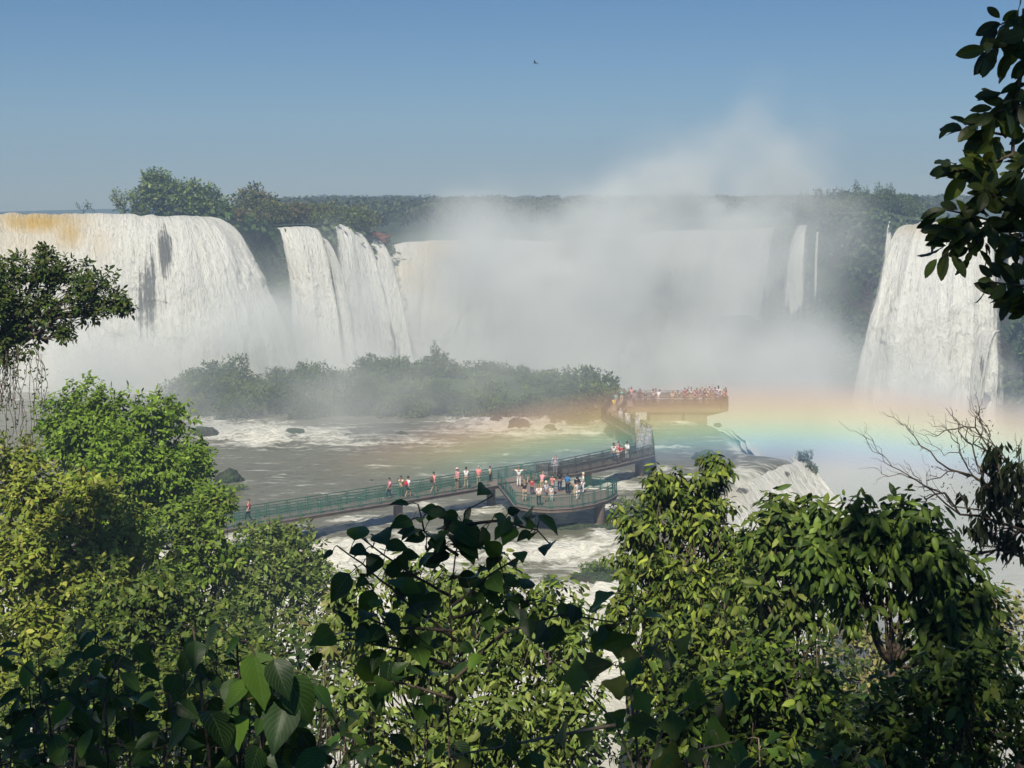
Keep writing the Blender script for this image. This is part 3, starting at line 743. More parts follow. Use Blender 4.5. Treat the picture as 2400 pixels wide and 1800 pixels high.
# ------------------------------------------------------------------ people
def cloth(name, col): return solid(name, col, .85, 0, .12, 14.0, .3, .2)
CL = {k: cloth('cloth_' + k, v) for k, v in dict(white=(.78, .78, .76), red=(.55, .03, .05), maroon=(.25, .02, .04), pink=(.80, .32, .38), black=(.015, .015, .018), blue=(.03, .22, .55),
      navy=(.02, .03, .09), denim=(.06, .12, .24), yellow=(.85, .62, .04), teal=(.10, .50, .40), beige=(.50, .42, .28), grey=(.28, .28, .30), green=(.04, .12, .07), lilac=(.45, .40, .62), brown=(.14, .08, .05), cream=(.70, .62, .40), stripe=(.50, .52, .60), coral=(.85, .28, .28)).items()}
SK = {k: solid('skin_' + k, v, .55, 0, .06, 20.0) for k, v in dict(light=(.55, .33, .24), tan=(.36, .20, .13), dark=(.14, .07, .045)).items()}
HR = {k: solid('hair_' + k, v, .6, 0, .2, 30.0) for k, v in dict(black=(.012, .010, .009), brown=(.05, .03, .018), fair=(.30, .20, .09), grey=(.35, .34, .33), hat=(.70, .62, .45), white_hat=(.75, .75, .74), pink_hat=(.70, .40, .42)).items()}
def poncho_mat():
    m, t, out = material('clear_poncho')
    b = t.n('ShaderNodeBsdfPrincipled', {'Base Color': (.42, .44, .50, 1), 'Roughness': .25, 'Specular IOR Level': .6})
    bn = t.n('ShaderNodeBump', {'Strength': 1.0, 'Distance': .06, 'Height': t.noise(t.obj((1, 1, .4)), 9, 4)}); t.link(bn.outputs[0], b.inputs['Normal'])
    mx = t.n('ShaderNodeMixShader', {0: t.m('ADD', .05, t.m('MULTIPLY', t.noise(t.obj((1, 1, .35)), 8, 3), .8)), 1: t.n('ShaderNodeBsdfTransparent').outputs[0], 2: b.outputs[0]})
    t.link(mx.outputs[0], out.inputs[0]); return m
M_PONCHO = poncho_mat()

def skin_mesh(name, verts, edges, radii, sub=1):
    """grow a surface over a jointed skeleton (Skin + Subdivision) and return it as plain mesh data"""
    me = bpy.data.meshes.new(name); me.from_pydata([tuple(v) for v in verts], edges, [])
    o = bpy.data.objects.new(name, me); COL.objects.link(o)
    sm = o.modifiers.new('skin', 'SKIN'); sm.use_smooth_shade = True
    lay = me.skin_vertices[0].data
    for i, r in enumerate(radii): lay[i].radius = (r, r) if not isinstance(r, tuple) else r
    lay[0].use_root = True
    o.modifiers.new('sub', 'SUBSURF').levels = sub
    dg = bpy.context.evaluated_depsgraph_get(); dg.update()
    out = bpy.data.meshes.new_from_object(o.evaluated_get(dg))
    bpy.data.objects.remove(o); out.name = name
    return out
def pose_joints(pose):
    """standing figure 1.70 m tall facing +Y; returns joint positions"""
    J = {'pel': (0, 0, .93), 'waist': (0, .0, 1.08), 'chest': (0, .01, 1.28), 'neck': (0, 0, 1.44), 'head0': (0, .01, 1.53), 'head': (0, .02, 1.62)}
    arms = {'down': [((.20, -.01, 1.14), (.22, .08, .90)), ((.20, -.01, 1.14), (.22, .08, .90))],
            'rail': [((.20, .16, 1.17), (.16, .38, 1.07)), ((.20, .16, 1.17), (.16, .38, 1.07))],
            'photo': [((.19, .20, 1.27), (.10, .34, 1.50)), ((.19, .20, 1.27), (.10, .34, 1.50))],
            'up': [((.34, .02, 1.56), (.40, .05, 1.82)), ((.34, .02, 1.56), (.40, .05, 1.82))],
            'one': [((.30, .10, 1.52), (.36, .18, 1.78)), ((.20, -.01, 1.14), (.22, .08, .90))],
            'wide': [((.42, .02, 1.42), (.66, .06, 1.50)), ((.42, .02, 1.42), (.66, .06, 1.50))],
            'walk': [((.21, -.12, 1.16), (.23, -.05, .92)), ((.21, .12, 1.16), (.20, .28, .98))],
            'lean': [((.22, .22, 1.14), (.14, .42, 1.06)), ((.22, .22, 1.14), (.14, .42, 1.06))]}[pose]
    legs = {'walk': [((.10, .16, .52), (.10, .20, .08)), ((.10, .02, .50), (.10, -.26, .14))]}.get(pose, [((.11, .03, .50), (.12, .0, .08)), ((.10, .02, .50), (.11, .02, .08))])
    if pose == 'lean':
        for k, (dy, dz) in {'waist': (.06, -.01), 'chest': (.16, -.04), 'neck': (.24, -.07), 'head0': (.28, -.08), 'head': (.32, -.08)}.items():
            J[k] = (J[k][0], J[k][1] + dy, J[k][2] + dz)
    return J, arms, legs
def build_pose(pose):
    J, arms, legs = pose_joints(pose)
    lean = (J['chest'][1] - .01, J['chest'][2] - 1.28)
    V, E, Rr = [], [], []
    def add(p, r, par=None):
        V.append(Vector(p)); Rr.append(r)
        if par is not None: E.append((par, len(V) - 1))
        return len(V) - 1
    pel = add(J['pel'], (.155, .115)); wa = add(J['waist'], (.13, .095), pel); ch = add(J['chest'], (.165, .11), wa)
    nk = add(J['neck'], .058, ch); h0 = add(J['head0'], (.07, .085), nk); hd = add(J['head'], (.078, .098), h0)
    add((J['head'][0], J['head'][1], J['head'][2] + .05), (.06, .07), hd)
    for sgn, (el, ha), (kn, an) in zip((1, -1), arms, legs):
        m = lambda p: (sgn * p[0], p[1], p[2])
        sh = add((sgn * .175, lean[0], 1.38 + lean[1] * 1.3), .062, ch)
        e = add(m(el), .043, sh); w = add(m(ha), .026, e)
        d = (Vector(m(ha)) - Vector(m(el))).normalized()
        side = d.cross(Vector((0, 0, 1))) if abs(d.z) < .9 else d.cross(Vector((0, 1, 0)))
        side.normalize(); side *= sgn; pn = side.cross(d).normalized()
        pm = add(Vector(m(ha)) + d * .07, (.036, .018), w)
        b = Vector(m(ha)) + d * .10
        for i, (o_, l_) in enumerate(((-.030, .060), (-.010, .072), (.010, .067), (.030, .052))):      # four unequal, slightly curled fingers
            k1 = add(b + side * o_ + d * l_ * .5, .009, pm); add(b + side * o_ * 1.1 + d * l_ * .95 - pn * .018, .0075, k1)
        t1 = add(Vector(m(ha)) + d * .035 + side * -.045, .011, w); add(Vector(m(ha)) + d * .075 + side * -.065 - pn * .01, .009, t1)
        hp = add((sgn * .095, 0, .86), .088, pel); k = add(m(kn), .060, hp); a = add(m(an), .040, k)
        f = add((sgn * an[0], an[1] + .02, an[2] - .045), .040, a); add((sgn * an[0] * 1.1, an[1] + .16, an[2] - .05), (.042, .026), f)
    body = skin_mesh('body', V, E, Rr)
    # face: nose, ears, eyes pressed onto the head
    c = Vector(J['head'])
    # shirt
    def part(pts, name, loops):
        V2, E2, R2 = [], [], []
        idx = {}
        for key, p, r, par in pts:
            idx[key] = len(V2); V2.append(Vector(p)); R2.append(r)
            if par: E2.append((idx[par], idx[key]))
        return skin_mesh(name, V2, E2, R2)
    L = [('p', (0, J['pel'][1], .97), (.168, .13), None), ('w', J['waist'], (.15, .115), 'p'), ('c', J['chest'], (.18, .128), 'w'), ('n', (0, J['neck'][1] * .9, J['neck'][2] - .03), (.085, .075), 'c')]
    for s, sgn in (('l', 1), ('r', -1)):
        el = arms[0 if sgn == 1 else 1][0]
        sh = Vector((sgn * .178, lean[0], 1.375 + lean[1] * 1.3)); e = Vector((sgn * el[0], el[1], el[2]))
        L += [('s' + s, sh, .078, 'c'), ('e' + s, sh + (e - sh) * .8, .062, 's' + s)]
    shirt = part(L, 'shirt', 1)
    T = [('p', (0, 0, .95), (.165, .125), None)]
    Sx = [('p', (0, 0, .95), (.168, .128), None)]
    for s, i, sgn in (('l', 0, 1), ('r', 1, -1)):
        kn, an = legs[i]
        hp = Vector((sgn * .097, 0, .84)); k = Vector((sgn * kn[0], kn[1], kn[2])); a = Vector((sgn * an[0], an[1], an[2] + .03))
        T += [('h' + s, hp, .100, 'p'), ('k' + s, k, .072, 'h' + s), ('a' + s, a, .058, 'k' + s)]
        Sx += [('h' + s, hp, .104, 'p'), ('k' + s, hp + (k - hp) * .75, .090, 'h' + s)]
    trousers = part(T, 'trousers', 1); shorts = part(Sx, 'shorts', 1)
    # hair cap and a long version, brimmed hat
    def dome(name, r, drop, zo=0.0):
        mb = MB(); n, m_ = 14, 8; V3 = []
        for i in range(m_ + 1):
            ph = i / m_ * 2.05
            for j in range(n):
                th = j / n * 2 * math.pi
                fr = math.cos(th - math.pi / 2)           # +1 at the face
                pz = math.cos(ph); pr = math.sin(min(ph, 1.75))
                z = pz * 1.12 if ph < 1.5 else -drop * (ph - 1.5) / .55
                if fr > .25: z = max(z, .25 + .3 * fr)
                V3.append((r * pr * math.cos(th) * .92, r * pr * math.sin(th) * 1.08 - .012, zo + z * r))
        mb.add([(c[0] + x, c[1] + y, c[2] + z) for x, y, z in V3], [(i * n + j, i * n + (j + 1) % n, (i + 1) * n + (j + 1) % n, (i + 1) * n + j) for i in range(m_) for j in range(n)])
        o = mb.build(name, None, smooth=True); me = o.data; bpy.data.objects.remove(o); return me
    hair = dome('hair', .108, .5, .03); long_ = dome('hair', .112, 2.6, .03)
    mb = MB(); cc = c + Vector((0, 0, .065))
    prof = [(.17, 0), (.165, .012), (.11, .018), (.105, .07), (.07, .10), (.001, .105)]
    n = 16; V4 = [(cc.x + r * math.cos(j / n * 6.2832), cc.y + r * math.sin(j / n * 6.2832), cc.z + z) for r, z in prof for j in range(n)]
    mb.add(V4, [(i * n + j, i * n + (j + 1) % n, (i + 1) * n + (j + 1) % n, (i + 1) * n + j) for i in range(len(prof) - 1) for j in range(n)])
    o = mb.build('hat', None, smooth=True); hat = o.data; bpy.data.objects.remove(o)
    # face
    mb = MB()
    y0 = c.y + .088
    mb.add([(c.x - .012, y0, c.z - .02), (c.x + .012, y0, c.z - .02), (c.x, y0 + .028, c.z - .018), (c.x, y0, c.z + .03)], [(0, 1, 2), (0, 2, 3), (1, 3, 2)])
    for s in (-1, 1):
        mb.tube([(c.x + s * .076, c.y - .008, c.z - .022), (c.x + s * .088, c.y - .012, c.z), (c.x + s * .082, c.y - .01, c.z + .022)], [.008, .012, .009], 6)
    o = mb.build('nose_and_ears', None, smooth=True); nose = o.data; bpy.data.objects.remove(o)
    mb = MB()
    for s in (-1, 1): mb.box((c.x + s * .03 - .011, y0 - .012, c.z + .006), (c.x + s * .03 + .011, y0 + .003, c.z + .016))
    mb.box((c.x - .022, y0 - .012, c.z - .048), (c.x + .022, y0 + .003, c.z - .041))
    o = mb.build('eyes_and_mouth', None); eyes = o.data; bpy.data.objects.remove(o)
    # poncho: loose bell over the body with a hood
    mb = MB(); n = 22; V5 = []
    pr = [(.02, .03, 1.795), (.09, .10, 1.775), (.125, .135, 1.69), (.13, .14, 1.58), (.17, .14, 1.46), (.27, .19, 1.34), (.33, .24, 1.10), (.36, .28, .82), (.38, .31, .55)]
    for i, (rx, ry, z) in enumerate(pr):
        for j in range(n):
            th = j / n * 6.2832; f = 1 + .10 * math.sin(th * 5 + i) * (i / 8)
            V5.append((rx * f * math.cos(th), ry * f * math.sin(th) + (c.y - .02) * max(0, 1 - i / 6), z + (c.z - 1.62)))
    mb.add(V5, [(i * n + j, i * n + (j + 1) % n, (i + 1) * n + (j + 1) % n, (i + 1) * n + j) for i in range(len(pr) - 1) for j in range(n)])
    o = mb.build('poncho', None, smooth=True); pon = o.data; bpy.data.objects.remove(o)
    return dict(body=body, shirt=shirt, trousers=trousers, shorts=shorts, hair=hair, long=long_, hat=hat, nose=nose, eyes=eyes, poncho=pon)
POSES = {p: build_pose(p) for p in ('down', 'rail', 'photo', 'up', 'one', 'wide', 'walk', 'lean')}
mbp = MB(); mbp.tube([(0, -.22, 1.02), (0, -.25, 1.08), (0, -.25, 1.30), (0, -.20, 1.40)], [.10, .15, .14, .07], 10); _o = mbp.build('backpack', None, smooth=True); PACK = _o.data; bpy.data.objects.remove(_o)
for P_ in POSES.values():
    for me_ in P_.values():
        me_.materials.clear(); me_.materials.append(CL['white'])
PACK.materials.append(CL['white'])
def person(x, y, face, pose, label, top='white', legs='denim', skin='tan', hair='black', long=False, shorts=False, hat=None, poncho=False, pack=None, size=1.0, z=DZ, group='visitors on the walkway and its decks'):
    r = empty('person', (x, y, z - .0), R(face)); r.scale = (size, size, size)
    setp(r, label, 'person', group)
    P_ = POSES[pose]
    def put(nm, me, mat):
        o = bpy.data.objects.new(nm, me); COL.objects.link(o); o.parent = r
        o.material_slots[0].link = 'OBJECT'; o.material_slots[0].material = mat
        return o
    b = put('body', P_['body'], SK[skin]); put('face', P_['nose'], SK[skin]); put('face_features', P_['eyes'], HR['black'])
    put('shirt', P_['shirt'], CL[top])
    put('shorts' if shorts else 'trousers', P_['shorts' if shorts else 'trousers'], CL[legs])
    put('hair', P_['long' if long else 'hair'], HR[hair])
    if hat: put('hat', P_['hat'], HR[hat])
    if pack: put('backpack', PACK, CL[pack])
    if poncho: put('poncho', P_['poncho'], M_PONCHO)
    return r
def at(px, py, **k):
    p = G(px, py, DZ); return p[0], p[1]
def on(px, frac=0.0, seg=None):
    """point on the walkway centre line under photo column px, moved frac metres across"""
    for i in (range(len(PATH) - 1) if seg is None else [seg]):
        a, b = np.array(PATH[i]), np.array(PATH[i + 1])
        for t_ in np.linspace(0, 1, 60):
            p = a + (b - a) * t_
            if abs(1200 + p[0] / p[1] * F - px) < (3.5 if seg is None else 2.5):
                d = (b - a) / np.linalg.norm(b - a); return tuple(p + np.array([-d[1], d[0]]) * frac)
    a, b = np.array(PATH[seg]), np.array(PATH[seg + 1]); return tuple((a + b) / 2)
def P_on(px, seg, frac, *a, **k): x, y = on(px, frac, seg); return person(x, y, *a, **k)
# on the left arm (facing: 0 looks away from the camera, 90 looks left, 180 towards it)
P_on(585, 1, 0, 130, 'walk', 'man in maroon shirt and dark trousers alone at the left end of the walkway', 'maroon', 'black', 'light', 'brown')
P_on(915, 1, .2, 120, 'walk', 'person in pale pink shirt and dark trousers walking left of the red backpack', 'pink', 'navy', 'tan', 'black')
P_on(944, 1, .3, 150, 'photo', 'dark-haired woman in cream top walking beside the red backpack', 'cream', 'green', 'tan', 'brown', True)
P_on(955, 1, -.2, -40, 'walk', 'person carrying a bright red backpack on the left arm of the walkway', 'white', 'green', 'light', 'black', shorts=True, pack='red')
P_on(1019, 2, 0, -40, 'walk', 'person in patterned red and white top and pink shorts with a dark backpack', 'coral', 'pink', 'light', 'brown', shorts=True, pack='brown')
P_on(1075, 2, .1, 140, 'down', 'woman with pink sun hat and white top on the left arm', 'pink', 'brown', 'light', 'brown', True, shorts=True, hat='pink_hat')
P_on(1091, 2, -.1, 0, 'rail', 'man in white shirt with a dark cross strap looking upriver', 'white', 'beige', 'light', 'black')
P_on(1117, 2, -.3, 0, 'down', 'bald man in a pink shirt by the railing of the left arm', 'coral', 'beige', 'light', 'grey')
P_on(1158, 3, .5, 60, 'down', 'small person in yellow top behind the railing junction', 'cream', 'black', 'tan', 'black', size=.8)
P_on(1215, 4, .1, 180, 'photo', 'woman in clear hooded poncho holding up a camera at the far rail', 'white', 'white', 'light', 'black', poncho=True)
person(*at(1216, 1141), 180, 'wide', 'person in white t-shirt with both arms stretched out on the balcony ramp', 'white', 'white', 'tan', 'fair')
# the second arm
P_on(1445, 6, .2, 170, 'down', 'dark-haired person in white top behind the person in red on the second arm', 'white', 'denim', 'tan', 'black', True)
P_on(1449, 6, -.4, 150, 'lean', 'person in bright red top leaning on the railing of the second arm', 'red', 'brown', 'light', 'black')
P_on(1458, 6, .3, 120, 'rail', 'person in pale red top beside the person in red', 'pink', 'white', 'light', 'brown')
P_on(1467, 6, -.2, 20, 'down', 'person with white backpack by the bend of the walkway', 'white', 'white', 'tan', 'black', pack='white')
PG = 'visitors in clear ponchos at the bend'
PL = 'visitor in a clear plastic poncho crowding the bend of the walkway'
for i, (x, y, f_, po) in enumerate([(12.2, 146.6, 170, 'photo'), (13.0, 147.4, 200, 'down'), (12.5, 149.0, 180, 'up'), (13.3, 149.8, 10, 'down'), (12.8, 151.4, 180, 'photo'), (13.6, 152.6, 190, 'up'), (13.1, 153.6, 170, 'down')]):
    person(x, y, f_, po, PL, ['white', 'lilac', 'stripe', 'white'][i % 4], ['denim', 'grey', 'white'][i % 3], 'light', ['black', 'brown'][i % 2], poncho=True, group=PG, size=.97)
for i, (t_, fr) in enumerate(((.10, .2), (.22, -.3), (.34, .3), (.5, -.2), (.62, .1))):
    a, b = np.array(PATH[8]), np.array(PATH[9]); p = a + (b - a) * t_; d = (b - a) / np.linalg.norm(b - a); p = p + np.array([-d[1], d[0]]) * fr
    person(p[0], p[1], [0, 180, 10, 170, 0][i], 'down', 'visitor in white poncho walking the sloping stretch before the far platform', 'white', ['beige', 'white'][i % 2], 'light', 'grey', poncho=i % 2 == 0, group='visitors in white before the far platform')
person(11.6, 174.6, 10, 'rail', 'person in bright yellow shirt at the near end of the far platform', 'yellow', 'beige', 'tan', 'black', z=DZ)
person(12.1, 179.0, 160, 'down', 'person in teal shirt left of the pale green shirt behind the yellow one', 'teal', 'green', 'tan', 'black')
person(13.0, 182.0, 140, 'photo', 'person in pale green shirt near the yellow one on the far platform', 'teal', 'beige', 'light', 'black')
# far platform, from its left end to its tip
FP = [(1480, 184, 'photo', 20, 'pink', 'navy', 'person in faded pink top with raised camera at the left end of the far platform'), (1486, 181, 'down', 160, 'grey', 'black', 'person in grey top right behind the corner post of the far platform'),
      (1500, 182, 'down', 170, 'brown', 'black', 'short person in dark top left of the broad man in black'), (1513, 181, 'rail', 0, 'black', 'black', 'broad man in black standing alone by the far railing'),
      (1531, 182.5, 'photo', 180, 'white', 'navy', 'person in white top and dark trousers, left one of the pair in mid platform'), (1537, 183.5, 'down', 170, 'stripe', 'grey', 'person in striped top, right one of the pair in mid platform'),
      (1543, 181.5, 'lean', -30, 'white', 'white', 'person all in white bending over the railing of the far platform'), (1576, 181, 'down', 190, 'cream', 'beige', 'person in cream top alone right of the pair in mid platform'),
      (1591, 182, 'lean', 150, 'beige', 'beige', 'person in beige leaning on the rail left of the crowd'), (1605, 184, 'down', 20, 'maroon', 'black', 'person in maroon top, first of the tightly packed crowd'),
      (1611, 181.5, 'down', 170, 'brown', 'brown', 'person in brown top at the rail below the one with a raised arm'), (1620, 184.5, 'one', 180, 'white', 'beige', 'person in white with one arm raised high in the far crowd'),
      (1628, 181.2, 'rail', 190, 'navy', 'navy', 'person in navy leaning on the rail in the middle of the far crowd'), (1633, 183.8, 'down', 160, 'maroon', 'brown', 'taller person in maroon right of the raised arm'),
      (1641, 181.6, 'photo', 180, 'lilac', 'white', 'person in lilac photographing towards the trees'), (1646, 184.6, 'down', 20, 'grey', 'black', 'person in grey standing behind the lilac photographer'),
      (1652, 182.6, 'down', 170, 'black', 'navy', 'tall person in black in the far crowd'), (1657, 181.2, 'lean', 200, 'cream', 'cream', 'person in cream sun hat bending over the far rail'),
      (1663, 184.2, 'up', 180, 'brown', 'brown', 'person in brown with both arms thrown up in the far crowd'), (1671, 181.5, 'rail', 170, 'green', 'beige', 'person in green top holding the far rail'),
      (1676, 184.0, 'down', 180, 'lilac', 'navy', 'person in pale purple behind the blue-purple one'), (1681, 182.0, 'photo', 185, 'blue', 'navy', 'person in blue and purple near the tip of the far platform'),
      (1684, 184.8, 'down', 0, 'white', 'grey', 'tall person in white near the tip of the far platform'), (1690, 181.8, 'lean', 150, 'stripe', 'navy', 'person in striped top leaning out near the tip'),
      (1697, 182.2, 'rail', 200, 'maroon', 'black', 'person in dark red at the very tip of the far platform'), (1701, 184.4, 'down', 120, 'black', 'black', 'person in black at the outer corner of the tip')]
for i, (px, Y, po, f_, tp, lg, lb) in enumerate(FP):
    person((px - 1200) / F * Y, Y, f_, po, lb, tp, lg, ['light', 'tan', 'dark'][i % 3], ['black', 'brown', 'black', 'fair'][i % 4], i % 3 == 1, hat='hat' if 'hat' in lb else None, size=[1, .95, 1.04, .98][i % 4])
# the balcony
BG = [(1229, 1176, 'one', 20, 'black', 'beige', 'light', 'fair', True, 1.02, 'fair-haired woman in black vest and tan trousers raising one arm'), (1247, 1160, 'down', 170, 'red', 'navy', 'tan', 'black', False, .8, 'child in red top near the left end of the balcony'),
      (1263, 1186, 'rail', 175, 'white', 'black', 'light', 'fair', True, .98, 'woman in big white top and black trousers at the front rail'), (1270, 1152, 'lean', -20, 'pink', 'beige', 'light', 'fair', False, .97, 'person in pink and grey top under the walkway beam on the balcony'),
      (1280, 1177, 'rail', 30, 'stripe', 'grey', 'tan', 'hat', False, .98, 'person in blue and white striped shirt behind the front rail'), (1295, 1160, 'photo', 160, 'coral', 'denim', 'light', 'black', True, .95, 'woman in coral top and jeans in the middle of the balcony'),
      (1292, 1176, 'down', 180, 'white', 'white', 'light', 'brown', False, .75, 'small child in white at the front rail'), (1312, 1152, 'down', 20, 'black', 'navy', 'tan', 'black', True, 1.03, 'tall long-haired woman in black top and navy trousers'),
      (1330, 1158, 'down', -30, 'blue', 'black', 'dark', 'black', False, 1.0, 'person in bright blue top and black leggings with big black hair'), (1346, 1163, 'lean', -70, 'black', 'beige', 'light', 'black', True, .98, 'person in black top bending right of the blue one'),
      (1353, 1172, 'photo', 60, 'white', 'white', 'light', 'brown', False, .85, 'seated-looking small person in white below the bending one'), (1360, 1160, 'lean', 80, 'navy', 'grey', 'tan', 'black', True, .96, 'dark-haired person in navy bending towards the left'),
      (1367, 1157, 'down', 90, 'white', 'white', 'light', 'hat', False, 1.0, 'person in white with pale headgear at the right of the balcony crowd')]
for px, py, po, f_, tp, lg, sk, hr, lo, sz, lb in BG:
    person(*at(px, py), f_, po, lb, tp, lg, sk, hr, lo, size=sz, shorts=(tp == 'stripe'))
# ------------------------------------------------------------------ leaves, trees, shrubs
LT = {
 'q': (np.array([(0, 0, 0), (-.30, .45, -.06), (0, 1, -.10), (.30, .45, -.06)]), [(0, 1, 2), (0, 2, 3)], []),
 'n': (np.array([(0, 0, 0), (-.15, .45, -.04), (0, 1, -.16), (.15, .45, -.04)]), [(0, 1, 2), (0, 2, 3)], []),
 'm': (np.array([(0, 0, 0), (0, .33, .03), (0, .70, 0), (0, 1, -.10), (-.22, .30, -.03), (-.20, .66, -.07), (.22, .30, -.03), (.20, .66, -.07)]),
       [(0, 1, 4), (2, 3, 5), (0, 6, 1), (2, 7, 3)], [(1, 2, 5, 4), (1, 6, 7, 2)]),
 'd': (np.array([(0, 0, 0), (0, .33, .05), (0, .70, -.03), (0, 1, -.24), (-.19, .30, -.02), (-.17, .68, -.12), (.19, .30, -.02), (.17, .68, -.12)]),
       [(0, 1, 4), (2, 3, 5), (0, 6, 1), (2, 7, 3)], [(1, 2, 5, 4), (1, 6, 7, 2)]),
}
def big_leaf(kind, nx=6, ny=10):
    V = []
    for j in range(ny + 1):
        t = j / ny
        if kind == 'heart': w = .40 * math.sin(math.pi * min(1, t * 1.02) ** .62) ** .9 * (1 - .25 * t) if t < .98 else .004
        elif kind == 'oval': w = .24 * math.sin(math.pi * t) ** .7 if 0 < t < 1 else .004
        else: w = (.24 + .22 * math.exp(-((t - .45) / .13) ** 2)) * math.sin(math.pi * min(1, t)) ** .6 if 0 < t < 1 else .004   # lobed
        for i in range(nx + 1):
            u = i / nx * 2 - 1
            back = (.10 * abs(u) * (t < .25) * (1 - t * 4)) if kind != 'oval' else 0
            fwd = .16 * abs(u) ** 2 * math.exp(-((t - .5) / .16) ** 2) if kind == 'lobed' else 0
            V.append((u * w, t - back + fwd, .10 * abs(u) * w * 2 - .22 * t * t + .012 * math.sin(t * 26) * abs(u)))
    a = np.array(V); f = grid_faces(ny + 1, nx + 1)[:, ::-1]
    uv = np.array([(i / nx, j / ny, 0) for j in range(ny + 1) for i in range(nx + 1)])
    return a, f, uv
BIG = {k: big_leaf(k) for k in ('heart', 'oval', 'lobed')}
def unit(a): return a / (np.linalg.norm(a, axis=-1, keepdims=True) + 1e-9)
def place_leaves(P, D, N, S, kind):
    """all (n,3) arrays; returns verts, face arrays, verts per leaf"""
    D = unit(D); X = unit(np.cross(D, N)); N = np.cross(X, D)
    if kind in BIG: T, F4, uv = BIG[kind]; fs = [F4]
    else: T, f3, f4 = LT[kind]; fs = [np.array(f) for f in (f3, f4) if len(f)]
    S = np.broadcast_to(np.asarray(S, float).reshape(-1, 1, 1), (len(P), 1, 1))
    V = P[:, None] + S * (T[None, :, 0:1] * X[:, None] + T[None, :, 1:2] * D[:, None] + T[None, :, 2:3] * N[:, None])
    k = len(T); base = (np.arange(len(P)) * k)[:, None, None]
    return V.reshape(-1, 3), [(f[None] + base).reshape(-1, f.shape[1]) for f in fs], k
def leaf_mesh(name, P, D, N, S, kind, pal, mat, parent=None, rs=rng, var=.28, cl=None):
    V, F_, k = place_leaves(P, D, N, S, kind)
    n = len(P); pal = np.array(pal, float); w = rs.random((n, 1)); i = rs.integers(0, len(pal), n); j = rs.integers(0, len(pal), n)
    c = pal[i] * w + pal[j] * (1 - w)
    c = c * [1.04, 1.06, .86] * (1 + var * rs.normal(size=(n, 1))).clip(.45, 1.8)
    if cl is not None: c = c * cl.reshape(-1, 1)
    at = {'col': np.repeat(c.clip(.004, .9), k, 0)}
    if kind in BIG: at['lf'] = np.tile(BIG[kind][2], (n, 1))
    return mesh(name, V, F_, mat, parent, True, at)
M_LEAF = leaf_mat('foliage', .20, .5, .2)
M_LEAF_BIG = leaf_mat('broad_leaves', .28, .4, .3, True)
M_BARK = solid('bark', (.10, .075, .05), .85, 0, .4, 6, .8)
M_BARK_PALE = solid('pale_bark', (.26, .21, .13), .8, 0, .35, 8, .6)

def clumps(blobs, rs, k=.42, m=11):
    out = []
    for c, r in blobs:
        c = np.array(c); r = np.array(r); d = unit(rs.normal(size=(m, 3)) + [0, -.25, .1])
        for q in d: out.append((c + q * r * (.62 + .25 * rs.random()), r * k * (.75 + .5 * rs.random()) * [1, 1, .8]))
        out.append((c, r * .5))
    return out
def blob_points(blobs, per, rs, shell=.45):
    """points inside the outer part of ellipsoids; per = points per square metre of surface"""
    P, O = [], []
    for c, r in blobs:
        c = np.array(c); r = np.array(r); n = max(4, int(per * 4 * math.pi * (np.prod(r) ** (2 / 3))))
        d = unit(rs.normal(size=(n, 3))); q = (shell + (1 - shell) * rs.random((n, 1)) ** .6)
        lump = 1 + .18 * vn(d[:, 0] * 2.2 + c[0], d[:, 1] * 2.2 + c[1], d[:, 2] * 2.2 + c[2], 3)[:, None]
        P.append(c + d * q * r * lump); O.append(unit(d / r))
    return np.concatenate(P), np.concatenate(O)
def crown_leaves(P, O, nl, size, kind, rs, droop=.35, twig=None, up=.35, spread=.8):
    """nl leaves round a twig at each point"""
    n = len(P); twig = twig or size * 1.6
    t = unit(O + rs.normal(size=(n, 3)) * .5 + [0, 0, up])
    a = unit(np.cross(t, rs.normal(size=(n, 3)))); b = np.cross(t, a)
    i = np.arange(nl); th = i * 2.39996 + rs.random((n, 1)) * 6.28; q = (i / max(1, nl - 1))[None, :] + 0 * th
    per = a[:, None] * np.cos(th)[..., None] + b[:, None] * np.sin(th)[..., None]
    pos = P[:, None] + t[:, None] * (q[..., None] * twig) + per * size * .08
    D = unit(per * spread + t[:, None] * (.25 + .6 * q[..., None]) + rs.normal(size=pos.shape) * .22 + np.array([0, 0, -droop]))
    N = unit(t[:, None] * .7 + np.array([0, -.35, .8]) + rs.normal(size=pos.shape) * .35)
    S = size * (1 + .28 * rs.normal(size=(n, nl))).clip(.45, 1.6)
    return pos.reshape(-1, 3), D.reshape(-1, 3), N.reshape(-1, 3), S.ravel()
def wander(a, b, n, amp, rs):
    a, b = np.array(a, float), np.array(b, float); k = np.linspace(0, 1, n)[:, None]
    w = np.cumsum(rs.normal(size=(n, 3)), 0); w = w - w[0] - k * (w[-1] - w[0])
    return a + (b - a) * k + w * amp * np.linalg.norm(b - a) / n
